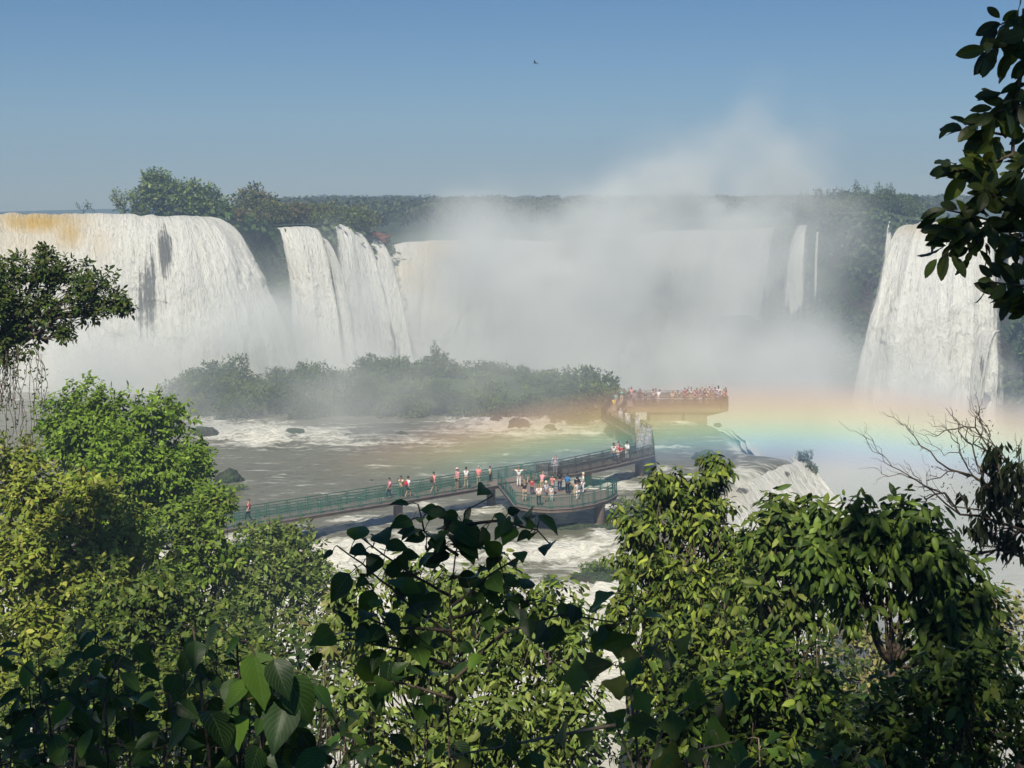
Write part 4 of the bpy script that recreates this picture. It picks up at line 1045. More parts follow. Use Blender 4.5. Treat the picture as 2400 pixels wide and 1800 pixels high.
def tree(name, label, cat, base, blobs, leaf=.2, per=2.0, nl=9, kind='m', pal=((.05, .08, .02),), droop=.35, trunk_r=.15, fork=None, bark=None, seed=0, group=None, shell=.45, twigs=14, var=.28, up=.35, extra=None, mat=None, local=False, clump=False):
    """blobs: (centre, radii) world; trunk from base through fork, limbs into the blobs, twigs to the leaf tufts"""
    rs = np.random.default_rng(seed + 100)
    base = np.array(base, float); blobs = [(np.array(c, float), np.array(r if np.ndim(r) else (r, r, r), float)) for c, r in blobs]
    root = empty(name, base); setp(root, label, cat, group)
    P, O = blob_points(clumps(blobs, rs) if clump else blobs, per * (.62 if clump else 1), rs, shell)
    pos, D, N, S = crown_leaves(P, O, nl, leaf, kind, rs, droop, up=up)
    if extra is not None: pos, D, N, S = [np.concatenate([u, v]) for u, v in zip((pos, D, N, S), extra)]
    leaf_mesh('crown', pos - base, D, N, S, kind, pal, mat or M_LEAF, root, rs, var)
    mb = MB(); cen = np.mean([c for c, r in blobs], 0)
    fork = np.array(fork if fork is not None else base + (cen - base) * .55)
    tr = wander(base, fork, 7, .12, rs); mb.tube(tr - base, np.linspace(trunk_r, trunk_r * .7, 7), 8)
    for c, r in blobs:
        q = wander(fork, c, 7, .3, rs); d = min(1, np.linalg.norm(c - fork) / 6 + .3)
        mb.tube(q - base, np.linspace(trunk_r * .5, trunk_r * .12, 7), 6)
        sel = P[np.linalg.norm((P - c) / r, axis=1) < 1.3]
        if len(sel):
            for s_ in sel[rs.integers(0, len(sel), twigs)]:
                k = rs.integers(2, 6); w = wander(q[k], s_, 5, .3, rs); mb.tube(w - base, np.linspace(trunk_r * .16, trunk_r * .05, 5), 3)
    mb.build('trunk', bark or M_BARK, root, True)
    return root
def PB(px, py, Y, rpx, k=1.0, dy=1.0):
    r = rpx / F * Y; return (W(px, py, Y), (r, r * dy, r * k))

OLIVE = ((.16, .21, .03), (.25, .29, .05), (.11, .16, .02), (.27, .27, .07))
BRIGHT = ((.12, .20, .02), (.18, .27, .03), (.08, .15, .014), (.14, .20, .03))
MID = ((.09, .13, .025), (.13, .18, .035), (.065, .10, .02), (.16, .18, .05))
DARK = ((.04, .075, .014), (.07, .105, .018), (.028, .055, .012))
SAGE = ((.16, .22, .06), (.12, .18, .045), (.22, .26, .08), (.08, .13, .03))
BROWN = ((.11, .10, .035), (.16, .12, .05), (.08, .09, .03), (.20, .14, .06))

# trees on the lip of the left fall
def T_on(z, px, py_base, Y): p = W(px, py_base, Y); return p
tree('tree', 'broad rounded tree, tallest on the lip of the left waterfall', 'tree', W(372, 505, 252), [PB(372, 440, 252, 36), PB(345, 468, 252, 32), (W(398, 465, 252), (3.0, 3, 2.6)), PB(360, 422, 252, 20), PB(410, 484, 252, 34, .6)], .55, 2.6, 7, 'q', MID + DARK, trunk_r=.3, seed=1)
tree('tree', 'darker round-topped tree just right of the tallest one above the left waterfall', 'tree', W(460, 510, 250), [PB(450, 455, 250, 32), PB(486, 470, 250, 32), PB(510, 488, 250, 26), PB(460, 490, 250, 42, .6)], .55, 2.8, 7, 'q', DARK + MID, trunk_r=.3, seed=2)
tree('tree', 'small vase-shaped tree standing alone at the lip left of the big trees', 'tree', W(290, 503, 246), [PB(272, 462, 246, 14), PB(300, 460, 246, 13, .7), PB(286, 474, 246, 14), PB(262, 456, 246, 9, .6), PB(292, 488, 246, 8)], .4, 2.2, 5, 'q', MID, trunk_r=.2, seed=3, fork=W(290, 490, 246))
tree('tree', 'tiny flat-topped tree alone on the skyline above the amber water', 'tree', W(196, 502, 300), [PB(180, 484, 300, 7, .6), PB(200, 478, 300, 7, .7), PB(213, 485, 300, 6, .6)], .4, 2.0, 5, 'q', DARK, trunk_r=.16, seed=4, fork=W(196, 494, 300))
tree('tree', 'brownish pointed tree on the knoll right of the left waterfall', 'tree', W(600, 510, 268), [PB(598, 458, 268, 20), PB(575, 478, 268, 30), PB(620, 484, 268, 30), PB(596, 490, 268, 44, .6)], .55, 2.6, 6, 'q', BROWN + DARK, trunk_r=.25, seed=5)
tree('shrub', 'low dark shrub at the foot of the tallest tree on the lip', 'shrub', W(330, 506, 247), [PB(328, 494, 247, 17, .6), PB(312, 498, 247, 10, .6)], .4, 2.6, 6, 'q', DARK, trunk_r=.12, seed=6)

# shared shrubs for the knoll, the island and the shelf on the right: five kinds, copied
def proto(seed, pal, leaf=.42, flat=.8, n=5, r=1.0, spike=False):
    rs = np.random.default_rng(seed)
    bl = [((0, 0, .55 * flat), (r, r, r * flat))] + [((rs.normal() * .5, rs.normal() * .5, .35 + rs.random() * .8 * flat), (.55, .55, .5 * flat)) for _ in range(n)]
    if spike: bl.append(((0, 0, 1.7), (.45, .45, .8)))
    P, O = blob_points([(np.array(c), np.array(q)) for c, q in bl], 15, rs, .6)
    P = P[P[:, 2] > -.1][:620]; O = O[:len(P)]
    pos, D, N, S = crown_leaves(P, O, 5, leaf * .35, 'q', rs, .3, .12)
    a = leaf_mesh('foliage', pos, D, N, S, 'q', pal, M_LEAF, None, rs)
    mb = MB()
    for i in range(6):
        th = i * 1.05; mb.tube(wander((0, 0, -.4), (math.cos(th) * .6, math.sin(th) * .6, .7), 5, .3, rs), np.linspace(.06, .02, 5), 4)
    b = mb.build('stem', M_BARK, None); ma, mbm = a.data, b.data
    bpy.data.objects.remove(a); bpy.data.objects.remove(b); return ma, mbm
KNOLL = [proto(11, BROWN), proto(12, BROWN + MID, flat=1.0), proto(13, MID)]
GREEN = [proto(14, MID), proto(15, DARK, flat=1.1), proto(16, MID + DARK, flat=.9), proto(17, DARK + MID, flat=1.2, spike=True)]
def shrub(pr, loc, r, label, group, name='shrub', cat='shrub', rz=None, fz=1.0):
    o = empty(name, loc, rz if rz is not None else random.random() * 6.28); o.scale = (r, r, r * fz); setp(o, label, cat, group)
    for nm, me in zip(('foliage', 'stem'), pr):
        c = bpy.data.objects.new(nm, me); COL.objects.link(c); c.parent = o
    return o
rs = np.random.default_rng(5)
for px in range(520, 850, 17):
    for row in range(3):
        x = px + rs.normal() * 7; Y = 256 + row * 9 + (x - 520) / 330 * 12
        top = np.interp(x, [520, 560, 620, 700, 760, 830, 850], [488, 478, 482, 478, 496, 520, 535]) - row * 1.5
        p = W(x, top + 26 + rs.random() * 6, Y); X_ = p[0]
        p[2] = ztop(np.array([p[0]]), np.array([p[1]]))[0] - .2
        shrub(random.choice(KNOLL if x < 720 else KNOLL[1:] + GREEN[:1]), p, 1.7 + rs.random() * 1.2, 'russet and olive shrub in the thicket on the knoll between the left waterfalls', 'shrubs on the knoll between the left waterfalls')
for px in range(1880, 2150, 15):
    for row in range(2):
        x = px + rs.normal() * 6; Y = np.interp(x, [1880, 2110], [322, 306]) + row * 7
        p = W(x, 520, Y); p[2] = ztop(np.array([p[0]]), np.array([p[1]]))[0] - .3
        shrub(random.choice(GREEN), p, 2.0 + rs.random() * 1.0, 'green shrub on the top of the cliff left of the big right waterfall', 'shrubs on the right cliff top')

def forest():
    rs = np.random.default_rng(9); P, O, S, C = [], [], [], []
    n = 1700
    Y = 362 + (rs.random(n) ** 1.5) * 420; px = 600 + rs.random(n) * 1980; X = (px - 1200) / F * Y
    keep = ~((px > 1830) & (Y < 420)); X, Y, px = X[keep], Y[keep], px[keep]
    X2 = (rs.random(250) * 1250 - 100) / F * 900; Y2 = np.full(250, 1000.) + rs.random(250) * 150
    X = np.concatenate([X, (rs.random(330) * 1750 - 420) / F * 1050]); Y = np.concatenate([Y, 950 + rs.random(330) * 150])
    z = ztop(X, Y); big = rs.random(len(X))
    for x, y, zz, b in zip(X, Y, z, big):
        r = (2.4 + 2.6 * b ** 2) * (1 if y < 800 else 1.8); h = 4.3 + 3.2 * b + (y - 400) / 420 * 1.5 if y < 800 else 8 + 3 * b
        k = 62; d = unit(rs.normal(size=(k, 3))); d[:, 2] = np.abs(d[:, 2]) * 1.1 - .45
        P.append(np.array([x, y, zz + h - r * .5]) + d * [r, r, r * .85] * (.75 + .3 * rs.random((k, 1)))); O.append(unit(d)); S.append(np.full(k, (.75 if y < 800 else 1.7) * (.8 + .5 * b)))
        C.append(np.full(k, .8 + .5 * rs.random()))
    P, O, S, C = [np.concatenate(a) for a in (P, O, S, C)]
    D = unit(np.cross(O, rs.normal(size=O.shape)) + [0, 0, -.3]); N = unit(O + rs.normal(size=O.shape) * .4)
    leaf_mesh('forest', P, D, N, S * 1.6, 'q', ((.06, .075, .03), (.08, .09, .04), (.04, .055, .025)), M_LEAF, None, rs, .2, C)
    bpy.data.objects['forest']['kind'] = 'stuff'
    setp(bpy.data.objects['forest'], 'distant rainforest along the skyline beyond the falls')
forest()
def cliff_plants():
    """ferns and grass covering the damp cliffs"""
    rs = np.random.default_rng(10)
    me = bpy.data.objects['cliff'].data; n = len(me.vertices); co = np.empty(n * 3); me.vertices.foreach_get('co', co); co = co.reshape(-1, 3)
    no = np.empty(n * 3); me.vertex_normals.foreach_get('vector', no); no = no.reshape(-1, 3)
    px = 1200 + co[:, 0] / co[:, 1] * F; py = HZ + (HC - co[:, 2]) / co[:, 1] * F
    m = (fbm(co[:, 0] * .1, co[:, 1] * .1, co[:, 2] * .12, 3, 5) > -.12) & (((px > 500) & (px < 900)) | ((px > 1850) & (px < 2460))) & (co[:, 2] > -26)
    idx = np.flatnonzero(m); idx = idx[rs.integers(0, len(idx), 26000)]
    no = np.where((no[idx] * [0, -1, 0]).sum(1, keepdims=True) < 0, -no[idx], no[idx])
    P = co[idx] + rs.normal(size=(len(idx), 3)) * [1, .5, .7] + no * .3
    D = unit(no * .6 + rs.normal(size=P.shape) * .5 + [0, 0, -.4]); N = unit(no + [0, 0, .6] + rs.normal(size=P.shape) * .3)
    o = leaf_mesh('cliff_plants', P, D, N, .9 + rs.random(len(P)) * .7, 'q', ((.05, .085, .025), (.08, .11, .04), (.035, .06, .02)), M_LEAF, None, rs, .25)
    setp(o, 'low ferns and grasses covering the wet cliffs', kind='stuff')
cliff_plants()

# ------------------------------------------------------------------ island, rocks
def boulder(loc, r, label, seed, sc=(1, 1, .7), name='boulder', cat='rock', mat=None, group=None, blocky=0.0):
    nu, nv = 28, 18; th = np.linspace(0, 2 * math.pi, nu); ph = np.linspace(0, math.pi, nv)
    T, P_ = np.meshgrid(th, ph, indexing='ij'); d = np.stack([np.cos(T) * np.sin(P_), np.sin(T) * np.sin(P_), np.cos(P_)], -1)
    if blocky: d = np.sign(d) * np.abs(d) ** (1 - blocky)
    k = 1 + .42 * fbm(d[..., 0] * 1.3 + seed, d[..., 1] * 1.3, d[..., 2] * 1.3, 5, seed, .62) + .18 * np.floor(3 * vn(d[..., 0] * 2.1 + seed, d[..., 1] * 2.1, d[..., 2] * 2.6, seed)) / 3
    V = d * k[..., None] * r * np.array(sc)
    o = mesh(name, V.reshape(-1, 3), grid_faces(nu, nv), mat or M_ROCK); o.location = [float(v) for v in loc]
    return setp(o, label, cat, group)
def island():
    xs = np.linspace(-46, 16, 90); ys = np.linspace(176, 222, 60); X, Y = np.meshgrid(xs, ys, indexing='ij')
    px = 1200 + X / Y * F
    h = np.interp(px, [380, 440, 520, 600, 700, 860, 1020, 1150, 1250, 1340, 1425, 1450], [-1.5, .6, 1.6, .8, 1.2, 2.6, 3.2, 3.0, 2.4, 1.6, .1, -1.5])
    e = ss(0, 7, Y - 184.5 - 1.2 * vn(X * .2, 0, 0, 3)) * ss(0, 6, 216 - Y)
    z = -1.5 + (h + 1.5) * e + .5 * fbm(X * .4, Y * .4, 0, 4, 8) * e
    o = mesh('island', np.stack([X, Y, z], -1).reshape(-1, 3), grid_faces(90, 60)[:, ::-1], M_VEGGROUND); setp(o, kind='structure')
    rs = np.random.default_rng(3)
    top = lambda x: np.interp(x, [425, 480, 530, 560, 600, 640, 700, 760, 800, 835, 870, 905, 960, 1000, 1022, 1045, 1100, 1140, 1165, 1200, 1215, 1250, 1285, 1330, 1385, 1428], [885, 850, 846, 872, 893, 892, 876, 870, 866, 850, 832, 850, 850, 840, 816, 845, 848, 832, 862, 875, 862, 872, 866, 874, 902, 940])
    GL = 'islands shrubs'
    for row, (Y0, low) in enumerate(((209, 0), (202, 14), (195, 34), (190, 56), (187, 72))):
        for px in np.arange(436, 1425, 34 if row < 3 else 38):
            x = px + rs.normal() * 9; t = top(x) + low + rs.normal() * 7; bottom = 966
            if t > bottom - 12: continue
            Y = Y0 + rs.normal() * 1.2 - 8 * ss(1200, 1420, x) - 2
            r = (1.45 + rs.random() ** 1.5 * 1.7) * (1.0 if row < 3 else .75)
            c = W(x, t, Y); pr = random.choice(GREEN[:3]); fz = 1.0
            zt = c[2]; c[2] = max(-.3, zt - 1.85 * r)
            shrub(pr, c, r, 'rounded shrub in the hazy green thicket on the mid-river island', 'shrubs on the mid-river island', fz=1.0)
    shrub(GREEN[3], W(1022, 884, 207), 1.9, 'tallest pointed shrub rising from the middle of the island', None, fz=1.0)
    shrub(GREEN[1], W(870, 892, 206), 2.0, 'dome-shaped shrub standing up on the left half of the island', None)
    shrub(GREEN[1], W(1215, 905, 203), 1.6, 'small knobbly shrub rising right of the island centre', None)
island()
def rockpx(px, py, wpx, label, seed, sc=(1, .8, .6), z=0.0, **k):
    p = G(px, py, z); r = wpx / 2 / F * p[1]; return boulder((p[0], p[1], z + r * sc[2] * .15), r, label, seed, sc, **k)
rockpx(478, 1018, 66, 'flat dark rock at the left end of the white rapids', 1, (1, .8, .45))
rockpx(690, 1014, 50, 'low slanting rock between the rapids and the island', 2, (1, .6, .35))
rockpx(1118, 962, 50, 'dark rock splitting white water below the island', 3)
rockpx(1165, 990, 34, 'left one of two small rocks in the pale rapids', 4, (1, .8, .8))
rockpx(1216, 1005, 56, 'largest rock in the pale rapids left of the walkway bend', 5, (1, .8, .75))
rockpx(1290, 1006, 30, 'small rock right of the largest one in the pale rapids', 6, (1, .8, .75))
rockpx(1382, 985, 16, 'tiny rock near the walkway piers in the pale rapids', 7)
rockpx(940, 1018, 30, 'tiny low rock in the middle of the river rapids', 8, (1, .6, .4))
rockpx(1658, 1075, 60, 'rounded mossy rock on the smooth water near the shelf edge', 9, (1, .8, .55), mat=M_VEGGROUND)
rockpx(1682, 997, 18, 'small rock at the tip of the shelf by the far platform', 10)
rockpx(1350, 1238, 130, 'long dark ledge of rock behind the balcony piers', 11, (1, .3, .16))
rockpx(1440, 1238, 110, 'brown rock ledge between the balcony pier and the near tree', 12, (1, .4, .22))
rockpx(1225, 1262, 40, 'blocky wet rock at the head of the small fall under the balcony', 13, (1, .6, .8), z=-1.2)
rockpx(1390, 1362, 120, 'flat brown rock beside the white water above the near trees', 14, (1, .6, .25), z=-1.4)
rockpx(700, 1262, 90, 'dark flat rock in the shadow below the left arm of the walkway', 15, (1, .4, .2), z=-.2)
r_ = rockpx(536, 1128, 60, 'round brown rock capped with dry grass in the calm water', 16, (1, .9, .85))
boulder(W(2085, 1128, 236), 6.5, 'block-shaped boulder faintly seen in the gorge mist', 17, (1, .7, .9), blocky=.45)
boulder(W(1995, 1142, 236), 4.6, 'rounded boulder faintly seen left of the block-shaped one in the gorge mist', 18, (1.2, .7, .8))
boulder(W(1760, 820, 306), 7, 'dark spur of rock seen through mist below the tall thin fan', 19, (1.2, .8, 1.0))
boulder(W(870, 562, 274), 2.6, 'small red-brown rock ledge with strands of water', 20, (1.3, .8, .5), mat=solid('red_rock', (.13, .05, .03), .7, 0, .4, 1.0, .6))
p = G(540, 1150); shrub(proto(21, BRIGHT), (p[0], p[1], -.1), .95, 'small bright green tussock in front of the round brown rock', None, 'tussock', 'grass', fz=.5)
p = G(1500, 1215); shrub(GREEN[0], (p[0], p[1], -.1), 1.7, 'round green shrub on rock right of the balcony', None, fz=.8)
p = G(1410, 1345, -1.3); shrub(proto(22, BRIGHT + MID), (p[0], p[1], -1.3), 1.05, 'grassy green mound beside white water above the near trees', None, 'tussock', 'grass', fz=.75)
p = G(1285, 1370, -1.3); shrub(GREEN[2], (p[0], p[1], -1.4), .8, 'small dark green tuft left of the flat brown rock', None, 'tussock', 'grass', fz=.7)
for q, (px, py, r, lb) in enumerate(((1885, 1094, .62, 'hanging plant on the tip of the shelf over the drop'), (1902, 1120, .62, 'lower hanging plant trailing down the edge of the shelf'), (1914, 1150, .42, 'lowest wisp of plant at the edge of the shelf'))):
    shrub(GREEN[1], W(px, py, 152.5 - q * .8), r, lb, None, fz=1.5)
for px, py, r, lb in ((880, 1188, .5, 'small green tuft behind the left arm of the walkway, nearest its pier'), (800, 1195, .6, 'green tuft behind the left arm of the walkway'), (1468, 984, .5, 'tiny tuft seen under the far platform')):
    p = G(px, py); shrub(GREEN[0], (p[0], p[1], -.1), r, lb, None, 'tussock', 'grass', fz=.7)

# ------------------------------------------------------------------ the near trees
def ground_z(Y): return float(np.interp(Y, [-40, 0, 3, 8, 20, 40, 66], [30, 24.3, 22.6, 17.0, 8, -2, -8]))
def base_at(px, Y): return np.array([(px - 1200) / F * Y, Y, ground_z(Y) - .4])
tree('tree', 'bright green bushy tree, tallest on the left bank', 'tree', base_at(320, 62), [PB(120, 1010, 62, 62), PB(205, 985, 62, 80), PB(235, 965, 62, 48), PB(330, 1000, 62, 88), PB(400, 1040, 62, 78), PB(450, 1090, 62, 54), PB(300, 1090, 61, 120), PB(400, 1150, 61, 100), PB(220, 1080, 62, 90), PB(330, 1200, 61, 110), PB(500, 1180, 60, 50), PB(170, 1010, 62, 70)],
     .21, 8.0, 9, 'm', BRIGHT, droop=.45, trunk_r=.22, seed=31, clump=True, twigs=10)
tree('tree', 'lighter green leafy tree in front of the bushy tree by the end of the walkway', 'tree', base_at(470, 52), [PB(460, 1230, 52, 66), PB(400, 1290, 52, 70), PB(520, 1290, 52, 50), PB(450, 1350, 52, 90), PB(500, 1190, 53, 40)], .2, 8, 9, 'm', BRIGHT + MID, droop=.5, trunk_r=.15, seed=32, clump=True, twigs=8)
tree('tree', 'yellow-green flowering tree at the left edge', 'tree', base_at(90, 42), [PB(20, 1080, 42, 60), PB(60, 1140, 42, 90), PB(150, 1170, 42, 80), PB(230, 1210, 41, 80), PB(60, 1260, 41, 120), PB(180, 1290, 41, 120), PB(300, 1290, 41, 90), PB(60, 1400, 40, 130), PB(210, 1400, 40, 120), PB(40, 1540, 39, 120), PB(180, 1560, 39, 110)],
     .19, 8, 9, 'm', OLIVE, droop=.35, trunk_r=.14, seed=33, clump=True, twigs=8)
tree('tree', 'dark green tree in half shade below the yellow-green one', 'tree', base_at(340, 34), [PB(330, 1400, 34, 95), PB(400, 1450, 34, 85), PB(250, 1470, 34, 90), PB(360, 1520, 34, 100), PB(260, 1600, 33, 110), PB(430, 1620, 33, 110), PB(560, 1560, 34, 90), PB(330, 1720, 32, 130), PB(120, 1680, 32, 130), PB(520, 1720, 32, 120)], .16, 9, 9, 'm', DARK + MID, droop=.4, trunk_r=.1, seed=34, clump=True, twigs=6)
tree('tree', 'fine-leaved dense tree below the left arm of the walkway', 'tree', base_at(640, 64), [PB(640, 1270, 64, 46), PB(570, 1300, 64, 64), PB(700, 1290, 64, 56), PB(740, 1340, 64, 50), PB(640, 1350, 63, 95), PB(540, 1380, 63, 80), PB(700, 1410, 63, 90), PB(600, 1450, 62, 90)],
     .22, 7, 8, 'm', MID + SAGE, droop=.3, trunk_r=.2, seed=35, clump=True, twigs=6)
def fan_leaves(centres, n, size, rs):
    P, D, N, S = [], [], [], []
    for c in centres:
        c = np.array(c); ax = unit(rs.normal(size=3) * .3 + [0, -.5, .8]); a = unit(np.cross(ax, [1, .2, 0])); b = np.cross(ax, a)
        for i in range(n):
            th = i * 6.283 / n; P.append(c); D.append(a * math.cos(th) + b * math.sin(th) - ax * .35); N.append(ax); S.append(size)
    return np.array(P), np.array(D), np.array(N), np.array(S)
rs6 = np.random.default_rng(66)
ctr = [W(760 + rs6.random() * 110, 1380 + rs6.random() * 200, 27 + rs6.random() * 2) for _ in range(34)]
tree('cecropia_tree', 'pale tree with wheel-shaped leaf fans below the fine-leaved tree', 'tree', base_at(800, 28), [PB(790, 1440, 28, 36), PB(830, 1500, 28, 40), PB(760, 1500, 28, 40)], .26, 1.6, 6, 'n', ((.20, .21, .08), (.14, .18, .05), (.24, .21, .10)), trunk_r=.07, seed=36, extra=fan_leaves(ctr, 9, .26, rs6), bark=M_BARK_PALE)
tree('tree', 'leafy grey-green tree filling the bottom centre behind the dark sapling', 'tree', base_at(1100, 22), [PB(850, 1420, 22, 75), PB(960, 1400, 22, 80), PB(1070, 1400, 22, 70), PB(1180, 1400, 22, 75), PB(1290, 1440, 22, 75), PB(900, 1530, 21.5, 90), PB(1040, 1520, 21.5, 90), PB(1180, 1530, 21.5, 90), PB(1320, 1560, 21.5, 80),
      PB(830, 1640, 21, 70), PB(1180, 1670, 21, 90), PB(1330, 1690, 21, 80), PB(1060, 1760, 21, 90), PB(900, 1760, 21, 70), PB(1230, 1790, 21, 90)],
     .14, 19, 9, 'd', SAGE + MID, droop=.75, trunk_r=.11, seed=37, clump=True, twigs=7, var=.3)
tree('tree', 'tall leafy tree with drooping leaves, its narrow top before the cascade', 'tree', base_at(1600, 25), [PB(1682, 1095, 25, 24), PB(1650, 1150, 25, 42), PB(1560, 1150, 25, 36), PB(1600, 1190, 25, 60), PB(1500, 1225, 25, 45), PB(1550, 1270, 25, 75), PB(1660, 1250, 25, 75), PB(1740, 1290, 25, 50), PB(1500, 1330, 25, 60), PB(1600, 1370, 24.5, 90), PB(1700, 1390, 24.5, 80), PB(1480, 1430, 24.5, 60), PB(1580, 1480, 24, 90), PB(1690, 1520, 24, 80), PB(1520, 1580, 24, 70)],
     .135, 21, 9, 'd', MID + DARK + OLIVE[:2], droop=.9, trunk_r=.12, seed=38, clump=True, twigs=8)
tree('tree', 'slender tree with small pointed sprays right of the narrow-topped tree', 'tree', base_at(1820, 22), [PB(1830, 1210, 22, 30), PB(1790, 1270, 22, 45), PB(1900, 1230, 22, 30), PB(1860, 1300, 22, 60), PB(1800, 1370, 22, 70), PB(1900, 1400, 22, 60), PB(1830, 1470, 22, 70)],
     .17, 9, 8, 'd', DARK + MID, droop=.7, trunk_r=.08, seed=39, clump=True, twigs=7)
tree('tree', 'round-crowned dark tree with large leaves and bare stems on the right', 'tree', base_at(2080, 18), [PB(1960, 1250, 18, 50), PB(2040, 1230, 18, 50), PB(2130, 1225, 18, 50), PB(2190, 1280, 18, 50), PB(1930, 1320, 18, 60), PB(2030, 1310, 18, 75), PB(2130, 1330, 18, 75), PB(2220, 1360, 18, 45), PB(1990, 1390, 18, 60), PB(2180, 1400, 18, 60), PB(2270, 1420, 18, 50), PB(2200, 1500, 18, 70), PB(2290, 1520, 18, 50)],
     .155, 22, 8, 'd', DARK + ((.09, .14, .03), (.14, .20, .04)), droop=.9, trunk_r=.06, seed=40, clump=True, twigs=6, fork=W(2090, 1560, 18))  # dark leaf kind, with part of the canopy shade put into its colours
tree('tree', 'pale olive tree seen through the stems of the round-crowned tree', 'tree', base_at(2000, 48), [PB(1980, 1560, 48, 100), PB(2080, 1500, 48, 80), PB(2350, 1440, 48, 50), PB(2330, 1520, 48, 80), PB(2080, 1640, 48, 90)], .2, 7, 8, 'q', ((.20, .19, .08), (.15, .17, .06), (.24, .20, .10)), trunk_r=.15, seed=41, twigs=14)
tree('tree', 'dim mixed thicket tree at the bottom right of the centre', 'tree', base_at(1700, 16), [PB(1620, 1640, 16, 80), PB(1740, 1600, 16, 80), PB(1850, 1600, 16, 80), PB(1700, 1720, 16, 90), PB(1830, 1740, 16, 80), PB(1560, 1780, 16, 70), PB(1950, 1700, 16, 70)],     .115, 30, 8, 'm', DARK + MID[:1] + DARK + OLIVE[:1], droop=.4, trunk_r=.08, seed=42, clump=True, twigs=8)  # mostly dark greens: the shade of this corner is put into the leaves
tree('tree', 'scrubby tree with twisted pale twigs in the bottom right corner', 'tree', base_at(2200, 11), [PB(2050, 1700, 11, 90), PB(2180, 1640, 11, 90), PB(2300, 1600, 11, 80), PB(2370, 1700, 11, 80), PB(2250, 1750, 11, 90), PB(2100, 1790, 11, 80), PB(1960, 1780, 11, 60)], .09, 42, 7, 'm', DARK + MID + DARK, droop=.4, trunk_r=.045, seed=43, clump=True, twigs=12, bark=M_BARK_PALE)  # corner shade painted into the leaf colours, dark greens doubled
# darker trees lower on the bank, seen in the gaps
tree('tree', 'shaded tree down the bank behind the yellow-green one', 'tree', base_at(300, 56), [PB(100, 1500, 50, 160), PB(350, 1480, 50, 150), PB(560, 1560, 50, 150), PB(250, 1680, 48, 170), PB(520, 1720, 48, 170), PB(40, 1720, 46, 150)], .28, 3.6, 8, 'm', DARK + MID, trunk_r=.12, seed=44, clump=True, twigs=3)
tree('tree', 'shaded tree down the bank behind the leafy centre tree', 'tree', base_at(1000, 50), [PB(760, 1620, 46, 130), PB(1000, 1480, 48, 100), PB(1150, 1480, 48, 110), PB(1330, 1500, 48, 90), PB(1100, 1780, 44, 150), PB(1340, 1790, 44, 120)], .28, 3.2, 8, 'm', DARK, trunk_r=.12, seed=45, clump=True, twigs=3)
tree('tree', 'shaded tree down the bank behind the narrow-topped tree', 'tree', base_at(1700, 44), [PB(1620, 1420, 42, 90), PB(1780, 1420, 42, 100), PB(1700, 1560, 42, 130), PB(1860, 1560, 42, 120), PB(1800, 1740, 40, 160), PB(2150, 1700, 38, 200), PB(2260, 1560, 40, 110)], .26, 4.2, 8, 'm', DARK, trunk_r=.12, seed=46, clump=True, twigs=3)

# dark tree on the left edge with hanging vines
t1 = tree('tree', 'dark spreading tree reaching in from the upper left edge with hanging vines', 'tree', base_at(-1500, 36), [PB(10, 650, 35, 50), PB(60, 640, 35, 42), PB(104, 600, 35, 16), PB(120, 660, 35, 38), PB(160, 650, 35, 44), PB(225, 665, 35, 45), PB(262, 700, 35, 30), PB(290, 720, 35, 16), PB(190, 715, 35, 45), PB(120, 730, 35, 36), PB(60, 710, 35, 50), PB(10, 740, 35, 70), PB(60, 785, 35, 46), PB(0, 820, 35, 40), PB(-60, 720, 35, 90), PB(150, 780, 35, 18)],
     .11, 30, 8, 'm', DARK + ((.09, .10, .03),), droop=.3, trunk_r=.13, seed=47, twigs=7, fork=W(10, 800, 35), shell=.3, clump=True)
def vines(root):
    rs = np.random.default_rng(8); b = np.array(root.location); mb = MB(); P, D, N, S = [], [], [], []
    for i in range(30):
        x = rs.random() * 115 - 15; y0 = 800 + rs.random() * 30; ln = 60 + rs.random() * 190; Yv = 34.3 + rs.random()
        q = [W(x, y0, Yv)]
        for k in range(9): x += rs.normal() * 5; y0 += ln / 9; q.append(W(x, y0, Yv))
        mb.tube(np.array(q) - b, .008, 3)
        for c in q[1:]:
            if rs.random() < .35:
                for _ in range(3): P.append(c + rs.normal(size=3) * .05); D.append(rs.normal(size=3) + [0, 0, -.8]); N.append(rs.normal(size=3) + [0, -1, .3]); S.append(.08)
    mb.build('vine', M_BARK, root)
    P, D, N, S = map(np.array, (P, D, N, S)); leaf_mesh('vine_leaves', P - b, D, N, S, 'm', DARK, M_LEAF, root, rs)
vines(t1)

